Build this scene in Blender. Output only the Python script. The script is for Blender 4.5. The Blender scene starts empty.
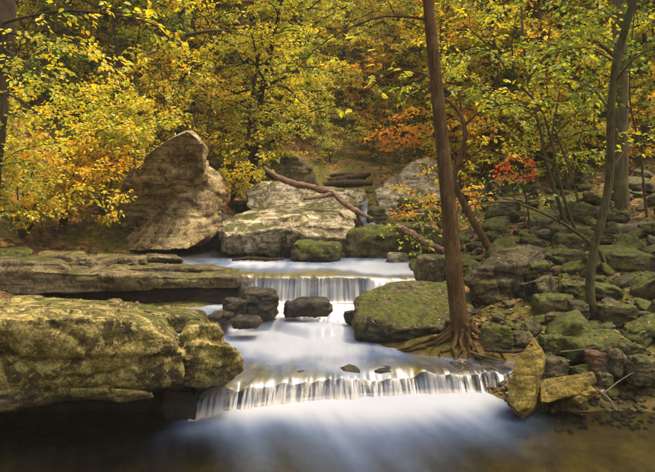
import bpy, bmesh, math, random
import numpy as np
from mathutils import Vector, Matrix
from mathutils.bvhtree import BVHTree

# ------------------------------------------------------------------ camera, sky, sun, exposure
SC = bpy.context.scene
COL = SC.collection
F, CX, HY, CH = 629.0, 327.5, 185.0, 1.6          # focal (photo px), centre x, horizon y, camera height (m)
cd = bpy.data.cameras.new('camera'); cam = bpy.data.objects.new('camera', cd); COL.objects.link(cam)
cam.location = (0, 0, CH); cam.rotation_euler = (math.radians(90), 0, 0)
cd.sensor_width = 36.0; cd.lens = 36.0 * F / 655.0
cd.shift_y = -(236.0 - HY) / 655.0
cd.clip_start = 0.05; cd.clip_end = 500
SC.camera = cam
TO_SUN = Vector((0.36, 0.0, 0.93)).normalized()
W = bpy.data.worlds.new('World'); SC.world = W; W.use_nodes = True
wn = W.node_tree.nodes; wn.clear()
wo = wn.new('ShaderNodeOutputWorld'); wb = wn.new('ShaderNodeBackground'); ws = wn.new('ShaderNodeTexSky')
ws.sky_type = 'NISHITA'; ws.sun_disc = False; ws.dust_density = 6.0; ws.ozone_density = 0.0
ws.sun_elevation = math.asin(TO_SUN.z); ws.sun_rotation = math.atan2(TO_SUN.x, TO_SUN.y)
wb.inputs['Strength'].default_value = 0.15
W.node_tree.links.new(ws.outputs[0], wb.inputs[0]); W.node_tree.links.new(wb.outputs[0], wo.inputs[0])
sd = bpy.data.lights.new('sun', 'SUN'); sun = bpy.data.objects.new('sun', sd); COL.objects.link(sun)
sd.energy = 2.2; sd.angle = math.radians(14); sd.color = (1.0, 0.86, 0.64)
sun.rotation_euler = (-TO_SUN).to_track_quat('-Z', 'Y').to_euler(); sun.location = (4, 0, 12)
SC.view_settings.view_transform = 'Standard'; SC.view_settings.look = 'None'
SC.view_settings.exposure = 1.68; SC.view_settings.gamma = 1.0; SC.view_settings.use_curve_mapping = False
SC.cycles.max_bounces = 12; SC.cycles.diffuse_bounces = 8; SC.cycles.glossy_bounces = 3
SC.cycles.transmission_bounces = 10; SC.cycles.transparent_max_bounces = 12
SC.cycles.caustics_reflective = False; SC.cycles.caustics_refractive = False
SC.cycles.sample_clamp_indirect = 6.0

def P(px, py, Y):
    return ((px - CX) / F * Y, Y, CH - (py - HY) / F * Y)
def toplane(px, py, z):
    Y = F * (CH - z) / (py - HY); return ((px - CX) / F * Y, Y, z)

# ------------------------------------------------------------------ numpy noise
_rs = np.random.RandomState(7)
_perm = np.concatenate([_rs.permutation(256)] * 3)
_g = _rs.normal(size=(256, 3)); _g /= np.linalg.norm(_g, axis=1)[:, None]
def perlin(p):
    i = np.floor(p).astype(int); f = p - i; i &= 255
    u = f * f * f * (f * (f * 6 - 15) + 10)
    out = 0
    for dx in (0, 1):
        for dy in (0, 1):
            for dz in (0, 1):
                h = _perm[_perm[_perm[(i[:, 0] + dx) & 255] + ((i[:, 1] + dy) & 255)] + ((i[:, 2] + dz) & 255)] & 255
                d = np.einsum('ij,ij->i', _g[h], f - np.array((dx, dy, dz)))
                w = (u[:, 0] if dx else 1 - u[:, 0]) * (u[:, 1] if dy else 1 - u[:, 1]) * (u[:, 2] if dz else 1 - u[:, 2])
                out = out + w * d
    return out * 1.5
def fbm(p, oct=4, gain=.5):
    a, s, o = 1.0, 0.0, 0
    for k in range(oct):
        o = o + a * perlin(p + 17.3 * k); s += a; a *= gain; p = p * 2.03
    return o / s

# ------------------------------------------------------------------ mesh / object helpers
def mesh_np(name, V, faces, smooth=True, attrs=None, uv=None):
    """faces: (n,k) int array, k = 3 or 4"""
    V = np.asarray(V, dtype=np.float32); faces = np.asarray(faces, dtype=np.int32)
    me = bpy.data.meshes.new(name)
    n, k = faces.shape
    me.vertices.add(len(V)); me.vertices.foreach_set('co', V.ravel())
    me.loops.add(n * k); me.loops.foreach_set('vertex_index', faces.ravel())
    me.polygons.add(n); me.polygons.foreach_set('loop_start', np.arange(0, n * k, k, dtype=np.int32))
    me.polygons.foreach_set('use_smooth', np.full(n, smooth))
    for nm, arr in (attrs or {}).items():
        a = me.attributes.new(nm, 'FLOAT', 'POINT'); a.data.foreach_set('value', np.asarray(arr, dtype=np.float32))
    if uv is not None:
        u = me.uv_layers.new(name='flow'); u.data.foreach_set('uv', np.asarray(uv, dtype=np.float32)[faces.ravel()].ravel())
    me.update(calc_edges=True); me.validate()
    return me
def obj(name, me, mat=None, parent=None):
    o = bpy.data.objects.new(name, me); COL.objects.link(o)
    if mat and len(me.materials) == 0: me.materials.append(mat)
    if parent: o.parent = parent
    return o
def tag(o, label=None, cat=None, group=None, kind=None):
    if label: o['label'] = label
    if cat: o['category'] = cat
    if group: o['group'] = group
    if kind: o['kind'] = kind
    return o
def empty(name, loc):
    o = bpy.data.objects.new(name, None); COL.objects.link(o); o.location = loc; o.empty_display_size = .1
    return o
class Geo:
    def __init__(s): s.v = []; s.f = []; s.n = 0
    def add(s, V, Fq):
        V = np.asarray(V, float); s.v.append(V); s.f.append(np.asarray(Fq) + s.n); s.n += len(V)
    def mesh(s, name, smooth=True, attrs=None):
        return mesh_np(name, np.concatenate(s.v), np.concatenate(s.f), smooth, attrs)
def smooth_path(pts, n):
    """Catmull-Rom through pts (k,3[+]) -> n samples"""
    p = np.asarray(pts, float); p = np.vstack([2 * p[0] - p[1], p, 2 * p[-1] - p[-2]])
    k = len(p) - 3; t = np.linspace(0, k - 1e-6, n); i = t.astype(int); f = (t - i)[:, None]
    a, b, c, d = p[i], p[i + 1], p[i + 2], p[i + 3]
    return .5 * (2 * b + (c - a) * f + (2 * a - 5 * b + 4 * c - d) * f ** 2 + (3 * b - a - 3 * c + d) * f ** 3)
def tube(g, pts, rad, sides=6, rough=0.0, rng=None):
    pts = np.asarray(pts, float); n = len(pts); rad = np.broadcast_to(np.asarray(rad, float), (n,))
    t = np.gradient(pts, axis=0); t /= np.linalg.norm(t, axis=1)[:, None] + 1e-9
    ref = np.array((0.31, 0.95, 0.1)) if abs(t[:, 2]).mean() > .6 else np.array((0.05, 0.02, 1.0))
    u = np.cross(t, ref); u /= np.linalg.norm(u, axis=1)[:, None] + 1e-9
    w = np.cross(t, u)
    a = np.linspace(0, 2 * math.pi, sides, endpoint=False)
    R = rad[:, None]
    if rough: R = R * (1 + rough * (rng.rand(n, sides) - .5) * 2)
    else: R = np.repeat(R, sides, 1)
    V = pts[:, None, :] + R[..., None] * (np.cos(a)[None, :, None] * u[:, None, :] + np.sin(a)[None, :, None] * w[:, None, :])
    idx = np.arange(n * sides).reshape(n, sides); nx = np.roll(idx, -1, 1)
    Fq = np.stack([idx[:-1], nx[:-1], nx[1:], idx[1:]], -1).reshape(-1, 4)
    V = np.vstack([V.reshape(-1, 3), pts[:1], pts[-1:]])
    c0, c1 = n * sides, n * sides + 1
    cap = [(c0, nx[0, j], idx[0, j], c0) for j in range(0)]
    g.add(V, Fq)
    # end caps as degenerate-free quads (two side faces joined)
    caps = []
    for j in range(0, sides - 1, 2):
        caps.append((c0, idx[0, (j + 2) % sides], idx[0, j + 1], idx[0, j]))
        caps.append((c1, idx[-1, j], idx[-1, j + 1], idx[-1, (j + 2) % sides]))
    g.f.append(np.asarray(caps) + (g.n - len(V)))

# ------------------------------------------------------------------ materials
class NT:
    def __init__(s, name):
        s.m = bpy.data.materials.new(name); s.m.use_nodes = True
        s.t = s.m.node_tree; s.t.nodes.clear(); s.out = s.N('ShaderNodeOutputMaterial')
    def N(s, typ, **kw):
        n = s.t.nodes.new(typ)
        for k, v in kw.items():
            if k in ('op',): n.operation = v
            elif k == 'bt': n.blend_type = v
            else: setattr(n, k, v)
        return n
    def L(s, a, b): s.t.links.new(a, b)
    def put(s, inp, val):
        if hasattr(val, 'is_output'): s.L(val, inp)
        else: inp.default_value = val
    def noise(s, vec, scale, detail=4, rough=.55, dist=0):
        n = s.N('ShaderNodeTexNoise'); s.L(vec, n.inputs['Vector'])
        n.inputs['Scale'].default_value = scale; n.inputs['Detail'].default_value = detail
        n.inputs['Roughness'].default_value = rough; n.inputs['Distortion'].default_value = dist
        return n.outputs['Fac']
    def ramp(s, fac, stops, interp='LINEAR'):
        r = s.N('ShaderNodeValToRGB'); s.L(fac, r.inputs[0]); e = r.color_ramp.elements; r.color_ramp.interpolation = interp
        while len(e) < len(stops): e.new(.5)
        for el, (p, c) in zip(e, stops):
            el.position = p; el.color = (*c, 1) if isinstance(c, tuple) else (c, c, c, 1)
        return r.outputs[0]
    def math(s, op, a, b=0.0, c=0.0, clamp=False):
        n = s.N('ShaderNodeMath', op=op); n.use_clamp = clamp
        s.put(n.inputs[0], a); s.put(n.inputs[1], b); s.put(n.inputs[2], c); return n.outputs[0]
    def mix(s, fac, a, b, bt='MIX'):
        n = s.N('ShaderNodeMix', data_type='RGBA'); n.blend_type = bt
        s.put(n.inputs[0], fac)
        for inp, v in ((n.inputs[6], a), (n.inputs[7], b)):
            s.put(inp, (*v, 1) if isinstance(v, tuple) and len(v) == 3 else v)
        return n.outputs[2]
    def maprange(s, v, a, b, c=0., d=1.):
        n = s.N('ShaderNodeMapRange'); n.interpolation_type = 'SMOOTHSTEP'
        s.put(n.inputs[0], v)
        for i, x in enumerate((a, b, c, d)): n.inputs[i + 1].default_value = x
        return n.outputs[0]
    def bump(s, h, strength, dist, normal=None):
        b = s.N('ShaderNodeBump'); s.L(h, b.inputs['Height']); b.inputs['Strength'].default_value = strength
        b.inputs['Distance'].default_value = dist
        if normal: s.L(normal, b.inputs['Normal'])
        return b.outputs[0]
    def principled(s, col, rough, normal=None, spec=.4, **kw):
        p = s.N('ShaderNodeBsdfPrincipled'); s.put(p.inputs['Base Color'], (*col, 1) if isinstance(col, tuple) else col)
        s.put(p.inputs['Roughness'], rough); p.inputs['Specular IOR Level'].default_value = spec
        if normal: s.L(normal, p.inputs['Normal'])
        return p.outputs[0]
    def done(s, sh): s.L(sh, s.out.inputs[0]); return s.m

def rock_mat(name, dark, mid, light, moss=.5, lichen=.4, wet=None, moss_cols=None, scale=1.0):
    """moss 0..1: share of up-facing surface that is mossy; wet = height below which rock is wet"""
    dark, mid, light = (tuple(c * .80 for c in k) for k in (dark, mid, light))
    t = NT(name); geo = t.N('ShaderNodeNewGeometry'); pos = geo.outputs['Position']
    n1 = t.noise(pos, 2.6 * scale, 9, .66, .6); n2 = t.noise(pos, 10 * scale, 7, .65); n3 = t.noise(pos, 60, 4, .65)
    col = t.ramp(n1, [(.34, dark), (.48, mid), (.60, light)])
    mp = t.N('ShaderNodeMapping'); mp.inputs['Scale'].default_value = (1.4, 1.4, 14); mp.inputs['Rotation'].default_value = (.08, .12, 0); t.L(pos, mp.inputs[0])
    band = t.noise(mp.outputs[0], 1.6, 2.5, .5, .4)
    col = t.mix(t.maprange(band, .50, .60, 0, .65), col, dark)
    lm = t.math('MULTIPLY', t.maprange(t.noise(pos, 8.5, 8, .72, .8), .50, .55), lichen)
    col = t.mix(lm, col, tuple(min(1, c * 1.2 + .015) for c in light))
    lm2 = t.math('MULTIPLY', t.maprange(t.noise(pos, 6.0, 8, .74, .5), .53, .60), .8)
    col = t.mix(lm2, col, tuple(c * .6 for c in dark))
    lm3 = t.math('MULTIPLY', t.maprange(t.noise(pos, 27, 6, .7, .4), .58, .64), lichen)
    col = t.mix(lm3, col, tuple(min(1, c * 1.35 + .03) for c in light))
    col = t.mix(t.maprange(n3, .34, .62, .6, 0), col, tuple(c * .6 for c in dark))
    sp = t.N('ShaderNodeSeparateXYZ'); t.L(geo.outputs['Normal'], sp.inputs[0])
    mn = t.math('ADD', t.math('MULTIPLY', t.noise(pos, 3.0, 8, .7, .5), .7), t.math('MULTIPLY', n2, .3))
    mv = t.math('ADD', t.math('MULTIPLY', sp.outputs[2], .55), t.math('MULTIPLY', t.math('SUBTRACT', mn, .5), 3.2))
    th = .95 - moss * .95
    mm = t.maprange(mv, th, th + .22)
    mc = moss_cols or ((.012, .016, .001), (.056, .062, .002), (.155, .146, .003))
    mcol = t.ramp(t.noise(pos, 18, 8, .75), [(.34, mc[0]), (.5, mc[1]), (.66, mc[2])])
    col = t.mix(t.math('MULTIPLY', mm, .93), col, mcol)
    rough = t.maprange(n2, .3, .7, .62, .9)
    if wet is not None:
        sp2 = t.N('ShaderNodeSeparateXYZ'); t.L(pos, sp2.inputs[0])
        wz = t.math('ADD', sp2.outputs[2], t.math('MULTIPLY', t.math('SUBTRACT', n2, .5), .22))
        wm = t.maprange(wz, wet - .03, wet + .05, 1, 0)
        col = t.mix(wm, col, t.mix(.55, col, (.012, .009, .006)))
        rough = t.mix(wm, rough, (.42, .42, .42))
    h = t.math('ADD', t.math('MULTIPLY', n2, .55), t.math('MULTIPLY', n3, .24))
    h = t.math('ADD', h, t.math('MULTIPLY', band, .10))
    h = t.math('ADD', h, t.math('MULTIPLY', t.noise(pos, 150, 3, .6), .08))
    h = t.math('ADD', h, t.math('MULTIPLY', t.math('MULTIPLY', mm, t.noise(pos, 80, 3, .7)), .3))
    nrm = t.bump(h, .8, .05)
    return t.done(t.principled(col, rough, nrm, .3))

OCHRE = ((.026, .018, .003), (.125, .088, .012), (.40, .31, .070))
PALE = ((.10, .07, .028), (.38, .285, .135), (.76, .64, .40))
GREY = ((.014, .009, .0025), (.056, .039, .009), (.18, .135, .036))
DARK = ((.014, .009, .003), (.055, .038, .012), (.19, .14, .048))
M = {}
M['fore'] = rock_mat('ochre_stone_wet_base', *OCHRE, moss=.50, lichen=.75, wet=.30)
M['ledge'] = rock_mat('ledge_stone', (.022, .014, .004), (.105, .070, .020), (.30, .22, .085), moss=.46, lichen=.4, wet=.36)
M['lean'] = rock_mat('tan_stone', (.06, .036, .010), (.34, .225, .075), (.68, .50, .22), moss=.12, lichen=.3)
M['pale'] = rock_mat('pale_stone', *PALE, moss=.56, lichen=.4, wet=.62)
M['mossy'] = rock_mat('mossy_stone', *GREY, moss=.98, lichen=.3)
M['right'] = rock_mat('lichened_stone', *GREY, moss=.64, lichen=.7, wet=.24)
M['grey'] = rock_mat('grey_stone', *GREY, moss=.48, lichen=.45)
M['wet'] = rock_mat('wet_dark_stone', *DARK, moss=-.1, lichen=.35, wet=3.0)
M['slab'] = rock_mat('yellow_stone', (.10, .066, .008), (.30, .205, .022), (.50, .37, .06), moss=.30, lichen=.25, wet=.03)
M['sill'] = rock_mat('brown_bedrock', (.03, .018, .007), (.10, .062, .022), (.20, .13, .05), moss=-.6, lichen=.2, wet=3.0)
M['under'] = rock_mat('shadowed_wet_bedrock', (.005, .003, .0015), (.018, .011, .004), (.05, .03, .012), moss=-.6, lichen=.2)  # wet rock taken down to near black: shade of the undercuts put into its colour
M['brown'] = rock_mat('brown_stone', (.06, .028, .012), (.16, .075, .03), (.26, .15, .07), moss=.15, lichen=.1)

def bark_mat(name, c0, c1, c2, scale=1.0, moss=0.0, lying=False):
    t = NT(name); tc = t.N('ShaderNodeNewGeometry'); pos = tc.outputs['Position']
    mp = t.N('ShaderNodeMapping'); mp.inputs['Scale'].default_value = ((3.2 * scale, 22 * scale, 22 * scale) if lying else (22 * scale, 22 * scale, 3.2 * scale)); mp.inputs['Rotation'].default_value = (0, -.45 if lying else 0, 0); t.L(pos, mp.inputs[0])
    a = t.noise(mp.outputs[0], 1.6, 7, .7, .6); b = t.noise(pos, 5, 5, .6); c = t.noise(pos, 60, 3, .6)
    col = t.ramp(a, [(.3, c0), (.5, c1), (.72, c2)])
    col = t.mix(t.maprange(b, .52, .66, 0, .6), col, c2)
    if moss: col = t.mix(t.math('MULTIPLY', t.maprange(t.noise(pos, 3.2, 6, .7), .48, .6), moss), col, (.09, .10, .02))
    h = t.math('ADD', a, t.math('MULTIPLY', c, .35))
    return t.done(t.principled(col, .85, t.bump(h, 1.0, .035), .2))
M['bark'] = bark_mat('brown_bark', (.024, .011, .003), (.085, .044, .011), (.17, .100, .030))
M['bark_dark'] = bark_mat('dark_bark', (.012, .008, .004), (.038, .024, .010), (.085, .058, .025))
M['bark_olive'] = bark_mat('olive_bark', (.02, .014, .005), (.07, .05, .016), (.15, .115, .045), moss=.5)
M['bark_pale'] = bark_mat('mottled_bark', (.04, .028, .010), (.12, .088, .032), (.25, .20, .085), scale=.6, moss=.35)
M['drift'] = bark_mat('bare_driftwood', (.05, .026, .013), (.19, .105, .058), (.42, .29, .185), scale=1.1, lying=True)
M['log'] = bark_mat('old_log', (.05, .036, .018), (.15, .115, .06), (.27, .22, .13), moss=.5, lying=True)

def leaf_mat(name, stops, trans=.60):
    t = NT(name); at = t.N('ShaderNodeAttribute'); at.attribute_name = 'rnd'
    oi = t.N('ShaderNodeObjectInfo')
    f = t.math('ADD', at.outputs['Fac'], t.math('MULTIPLY', t.math('SUBTRACT', oi.outputs['Random'], .5), .35), clamp=True)
    col = t.ramp(f, stops)
    d = t.N('ShaderNodeBsdfDiffuse'); tr = t.N('ShaderNodeBsdfTranslucent'); gl = t.N('ShaderNodeBsdfGlossy')
    gl.inputs['Roughness'].default_value = .42; gl.inputs[0].default_value = (.9, .9, .9, 1)
    t.L(col, d.inputs[0])
    sat = t.mix(.35, col, t.mix(1.0, col, col, 'MULTIPLY')); t.L(col, tr.inputs[0])
    m1 = t.N('ShaderNodeMixShader'); m1.inputs[0].default_value = trans; t.L(d.outputs[0], m1.inputs[1]); t.L(tr.outputs[0], m1.inputs[2])
    m2 = t.N('ShaderNodeMixShader'); m2.inputs[0].default_value = .035; t.L(m1.outputs[0], m2.inputs[1]); t.L(gl.outputs[0], m2.inputs[2])
    return t.done(m2.outputs[0])
YEL, GOLD, LIME, GRN, ORG, RED, OLV = (.86, .60, .012), (.88, .44, .010), (.60, .56, .016), (.24, .36, .018), (.86, .32, .010), (.75, .05, .014), (.40, .36, .014)
M['leaf_gold'] = leaf_mat('golden_leaves', [(0, GRN), (.22, OLV), (.45, LIME), (.64, YEL), (.90, GOLD), (1, ORG)])
M['leaf_yellow'] = leaf_mat('yellow_leaves', [(0, GRN), (.30, OLV), (.55, LIME), (.80, YEL), (1, GOLD)])
M['leaf_lime'] = leaf_mat('lime_leaves', [(0, GRN), (.35, OLV), (.7, LIME), (1, YEL)])
M['leaf_green'] = leaf_mat('green_leaves', [(0, (.06, .13, .012)), (.4, GRN), (.75, OLV), (1, LIME)])
M['leaf_orange'] = leaf_mat('orange_leaves', [(0, LIME), (.25, YEL), (.5, GOLD), (.85, ORG), (1, (.82, .22, .01))])
M['leaf_red'] = leaf_mat('red_leaves', [(0, ORG), (.4, (.6, .10, .012)), (1, RED)])
M['litter'] = leaf_mat('fallen_leaves', [(0, (.04, .020, .009)), (.4, (.10, .046, .017)), (.72, (.19, .088, .028)), (.93, (.34, .16, .035)), (1, (.45, .29, .04))], .15)

def ground_mat():
    t = NT('leaf_littered_soil'); geo = t.N('ShaderNodeNewGeometry'); pos = geo.outputs['Position']
    v = t.N('ShaderNodeTexVoronoi'); v.inputs['Scale'].default_value = 13; t.L(pos, v.inputs['Vector'])
    sp = t.N('ShaderNodeSeparateColor'); t.L(v.outputs['Color'], sp.inputs[0])
    col = t.ramp(sp.outputs[0], [(0, (.035, .02, .010)), (.4, (.13, .062, .022)), (.75, (.23, .12, .035)), (1, (.36, .20, .05))])
    n = t.noise(pos, 1.1, 6, .6); col = t.mix(t.maprange(n, .38, .54, 0, .9), col, t.ramp(t.noise(pos, 16, 5, .7), [(.3, (.018, .020, .003)), (.5, (.06, .062, .005)), (.75, (.15, .13, .010))]))
    sz = t.N('ShaderNodeSeparateXYZ'); t.L(pos, sz.inputs[0])
    wz = t.math('ADD', sz.outputs[2], t.math('MULTIPLY', t.math('SUBTRACT', n, .5), .2))
    bed = t.ramp(t.noise(pos, 5, 7, .65), [(.3, (.030, .022, .006)), (.5, (.085, .060, .014)), (.7, (.16, .115, .026))])
    col = t.mix(t.maprange(wz, .13, .24, 1, 0), col, bed)
    h = t.math('ADD', t.noise(pos, 9, 6, .7), t.math('MULTIPLY', v.outputs['Distance'], .6))
    return t.done(t.principled(col, .9, t.bump(h, .8, .05), .2))
M['ground'] = ground_mat()

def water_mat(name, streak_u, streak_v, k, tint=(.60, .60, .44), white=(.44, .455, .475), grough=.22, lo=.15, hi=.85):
    t = NT(name); at = t.N('ShaderNodeAttribute'); at.attribute_name = 'foam'
    uv = t.N('ShaderNodeUVMap'); uv.uv_map = 'flow'
    mp = t.N('ShaderNodeMapping'); mp.inputs['Scale'].default_value = (streak_u, streak_v, 1); t.L(uv.outputs[0], mp.inputs[0])
    s = t.noise(mp.outputs[0], 1.0, 3, .5, .15)
    mp2 = t.N('ShaderNodeMapping'); mp2.inputs['Scale'].default_value = (streak_u * .22, streak_v * .5, 1); t.L(uv.outputs[0], mp2.inputs[0])
    s2 = t.noise(mp2.outputs[0], 1.0, 2, .5)
    s = t.math('ADD', t.math('MULTIPLY', s, .65), t.math('MULTIPLY', s2, .5))
    f = t.math('ADD', at.outputs['Fac'], t.math('MULTIPLY', t.math('SUBTRACT', s, .575), k))
    f = t.maprange(f, lo, hi)
    geo = t.N('ShaderNodeNewGeometry')
    nrm = t.bump(t.noise(mp2.outputs[0], 2.0, 2, .5), .25, .03)
    fr = t.N('ShaderNodeFresnel'); fr.inputs[0].default_value = 1.33; t.L(nrm, fr.inputs['Normal'])
    tp = t.N('ShaderNodeBsdfTransparent'); tp.inputs[0].default_value = (*tint, 1)
    gl = t.N('ShaderNodeBsdfGlossy'); gl.inputs['Roughness'].default_value = grough; gl.inputs[0].default_value = (1, 1, 1, 1); t.L(nrm, gl.inputs['Normal'])
    wm = t.N('ShaderNodeMixShader'); t.L(fr.outputs[0], wm.inputs[0]); t.L(tp.outputs[0], wm.inputs[1]); t.L(gl.outputs[0], wm.inputs[2])
    thin = tuple(c * k for c, k in zip(white, (.40, .56, .88)))  # sparse foam tinted blue: sky reflection and skylight put into its colour
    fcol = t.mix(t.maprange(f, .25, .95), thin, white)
    d = t.N('ShaderNodeBsdfDiffuse'); t.L(fcol, d.inputs[0])
    tl = t.N('ShaderNodeBsdfTranslucent'); t.L(fcol, tl.inputs[0])
    fm = t.N('ShaderNodeMixShader'); fm.inputs[0].default_value = .25; t.L(d.outputs[0], fm.inputs[1]); t.L(tl.outputs[0], fm.inputs[2])
    fg = t.N('ShaderNodeMixShader'); fg.inputs[0].default_value = .02; g2 = t.N('ShaderNodeBsdfGlossy'); g2.inputs['Roughness'].default_value = .35
    t.L(fm.outputs[0], fg.inputs[1]); t.L(g2.outputs[0], fg.inputs[2])
    mx = t.N('ShaderNodeMixShader'); t.L(f, mx.inputs[0]); t.L(wm.outputs[0], mx.inputs[1]); t.L(fg.outputs[0], mx.inputs[2])
    return t.done(mx.outputs[0])
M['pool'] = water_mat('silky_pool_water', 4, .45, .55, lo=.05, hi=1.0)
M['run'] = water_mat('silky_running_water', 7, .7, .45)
M['fall'] = water_mat('falling_water', 40, 1.0, .55, tint=(.8, .74, .6), white=(.39, .35, .29), grough=.35, lo=.0, hi=1.0)

# ------------------------------------------------------------------ terrain
CTRL = [  # (x, y, z) ground heights
    (-6, -8, .3), (0, -8, -.5), (6, -8, .3), (-4, 0, 0), (-2.2, 1, -.45), (0, 0, -.5), (2.5, 1, -.45), (4.5, 0, .4),
    (-3, 3.5, .2), (-1.6, 4.2, -.35), (0, 3, -.42), (0, 4.3, -.32), (1.2, 4.25, -.22), (1.9, 4.2, -.13), (2.6, 4.2, -.05), (3.6, 3.6, .35),
    (-2.5, 5.5, .25), (-1.2, 5.3, .02), (-.4, 5.0, 0.0), (.5, 5.0, .0), (1.2, 5.0, .04), (1.45, 4.65, .05), (1.8, 4.62, .06), (2.4, 4.7, .10), (3.4, 4.8, .25),
    (.55, 5.35, .10), (.8, 5.5, .22), (1.15, 5.34, .22), (1.15, 5.62, .28), (1.45, 5.3, .22), (1.15, 5.14, .05), (.8, 5.2, .05), (1.45, 5.12, .10),
    (-3, 6.6, .3), (-1.1, 6.4, .08), (-.3, 6.2, .05), (.5, 6.4, .1), (1.05, 5.5, .26), (1.6, 5.5, .27), (2.4, 5.7, .33), (3.6, 5.9, .45),
    (-3.5, 7.4, .38), (-1.4, 7.2, .25), (0, 7.1, .1), (0, 7.55, .30), (.9, 7.4, .32), (1.5, 7.2, .50), (2.4, 7.2, .58), (3.8, 7.3, .68),
    (-4, 8.6, .5), (-2, 8.8, .40), (-.5, 8.8, .35), (.6, 8.8, .35), (1.5, 8.7, .60), (2.6, 9, .82), (4.4, 9, .92), (5.5, 8, 1.1),
    (-5, 9.8, 1.2), (-3.4, 9.9, .85), (-2.2, 10.2, .45), (-1, 10.2, .42), (.2, 10.2, .5), (1.2, 10.5, .85), (2.6, 11, 1.1), (5, 11.5, 1.35),
    (-6, 12, 3.0), (-3.8, 11.8, 2.0), (-2.3, 11.8, 1.6), (-1.1, 12, .95), (.2, 12, .9), (1.8, 13, 1.35), (4, 13.5, 1.7), (7.5, 13, 2.1),
    (-8, 16, 6.0), (-4.5, 15, 3.9), (-2, 15, 2.4), (.4, 15, 1.25), (3, 16, 2.0), (7, 17, 3.0), (11, 16, 4.2),
    (-8, 21, 9), (-3.5, 20, 5.4), (.8, 19, 2.6), (3, 20, 3.3), (8, 22, 5.6), (14, 22, 8),
    (-12, 30, 16), (-4, 28, 10.5), (2, 27, 7.2), (9, 29, 10), (17, 30, 14), (-20, 10, 12), (18, 9, 6), (-14, 0, 6), (14, 0, 4), (-14, -8, 5), (14, -8, 5), (-5, 5, 1.0), (7, 5, 1.1),
    (-20, 45, 30), (0, 45, 22), (22, 45, 28), (0, 80, 46), (-50, 80, 50), (50, 80, 50), (-50, 20, 32), (50, 20, 24), (-40, -30, 20), (40, -30, 20), (0, -30, 3), (0, -60, 8)]
CT = np.array(CTRL, float)
def _rbf(xy):
    d = np.sqrt(((xy[:, None, :] - CT[None, :, :2]) ** 2).sum(-1) + .04); return d
_A = np.block([[_rbf(CT[:, :2]), np.ones((len(CT), 1)), CT[:, :2]], [np.ones((1, len(CT))), np.zeros((1, 3))], [CT[:, :2].T, np.zeros((2, 3))]])
_w = np.linalg.solve(_A, np.concatenate([CT[:, 2], np.zeros(3)]))
def height(xy):
    xy = np.asarray(xy, float).reshape(-1, 2)
    z = _rbf(xy) @ _w[:-3] + _w[-3] + xy @ _w[-2:]
    p = np.column_stack([xy, np.zeros(len(xy))])
    far = np.clip((xy[:, 1] - 9) / 10, 0, 1)
    return z + fbm(p * 1.7, 4) * (.07 + .1 * far) + fbm(p * .45 + 5, 3) * .5 * far
def hz(x, y): return float(height([(x, y)])[0])
def ground_hit(px, py, y0=4.0, y1=40.):
    ys = np.arange(y0, y1, .02); xs = (px - CX) / F * ys; zs = CH - (py - HY) / F * ys
    b = np.where(height(np.column_stack([xs, ys])) >= zs)[0]
    return ys[b[0]] if len(b) else None
def warp(a, b, c, n, s):   # grid coordinates from a to b, dense near c
    t = np.linspace(-1, 1, n); q = np.sinh(t * s) / math.sinh(s)
    return np.where(q < 0, c + q * (c - a), c + q * (b - c))
gx = warp(-60, 60, 0, 300, 4.2); gy = warp(-60, 85, 7, 320, 4.0)
XX, YY = np.meshgrid(gx, gy); xy = np.column_stack([XX.ravel(), YY.ravel()])
hh = np.concatenate([height(c) for c in np.array_split(xy, 40)])
I = np.arange(len(xy)).reshape(XX.shape)
FQ = np.stack([I[:-1, :-1], I[:-1, 1:], I[1:, 1:], I[1:, :-1]], -1).reshape(-1, 4)
GROUND_V, GROUND_F = np.column_stack([xy, hh]), FQ
tag(obj('ground', mesh_np('ground', GROUND_V, FQ), M['ground']), kind='structure')

# ------------------------------------------------------------------ water
def sheet(name, X, Y, Z, foam, mat, U, V):
    I = np.arange(X.size).reshape(X.shape)
    FQ = np.stack([I[:-1, :-1], I[:-1, 1:], I[1:, 1:], I[1:, :-1]], -1).reshape(-1, 4)
    me = mesh_np(name, np.column_stack([X.ravel(), Y.ravel(), Z.ravel()]), FQ, True, {'foam': foam.ravel()}, np.column_stack([U.ravel(), V.ravel()]))
    return tag(obj(name, me, mat), kind='structure')
def n2(x, y, z=0., o=3):
    p = np.column_stack([np.ravel(x), np.ravel(y), np.full(np.size(x), z)]); return fbm(p, o).reshape(np.shape(x))
def blob(px, py, cx, cy, rx, ry, a, ang=0):
    c, s = math.cos(math.radians(ang)), math.sin(math.radians(ang)); dx, dy = px - cx, py - cy
    u, v = (dx * c + dy * s) / rx, (-dx * s + dy * c) / ry
    return a * np.exp(-(u * u + v * v))
def topx(X, Y, Z): return CX + F * X / Y, HY + F * (CH - Z) / Y
def ss(x, a, b): t = np.clip((x - a) / (b - a), 0, 1); return t * t * (3 - 2 * t)

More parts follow.
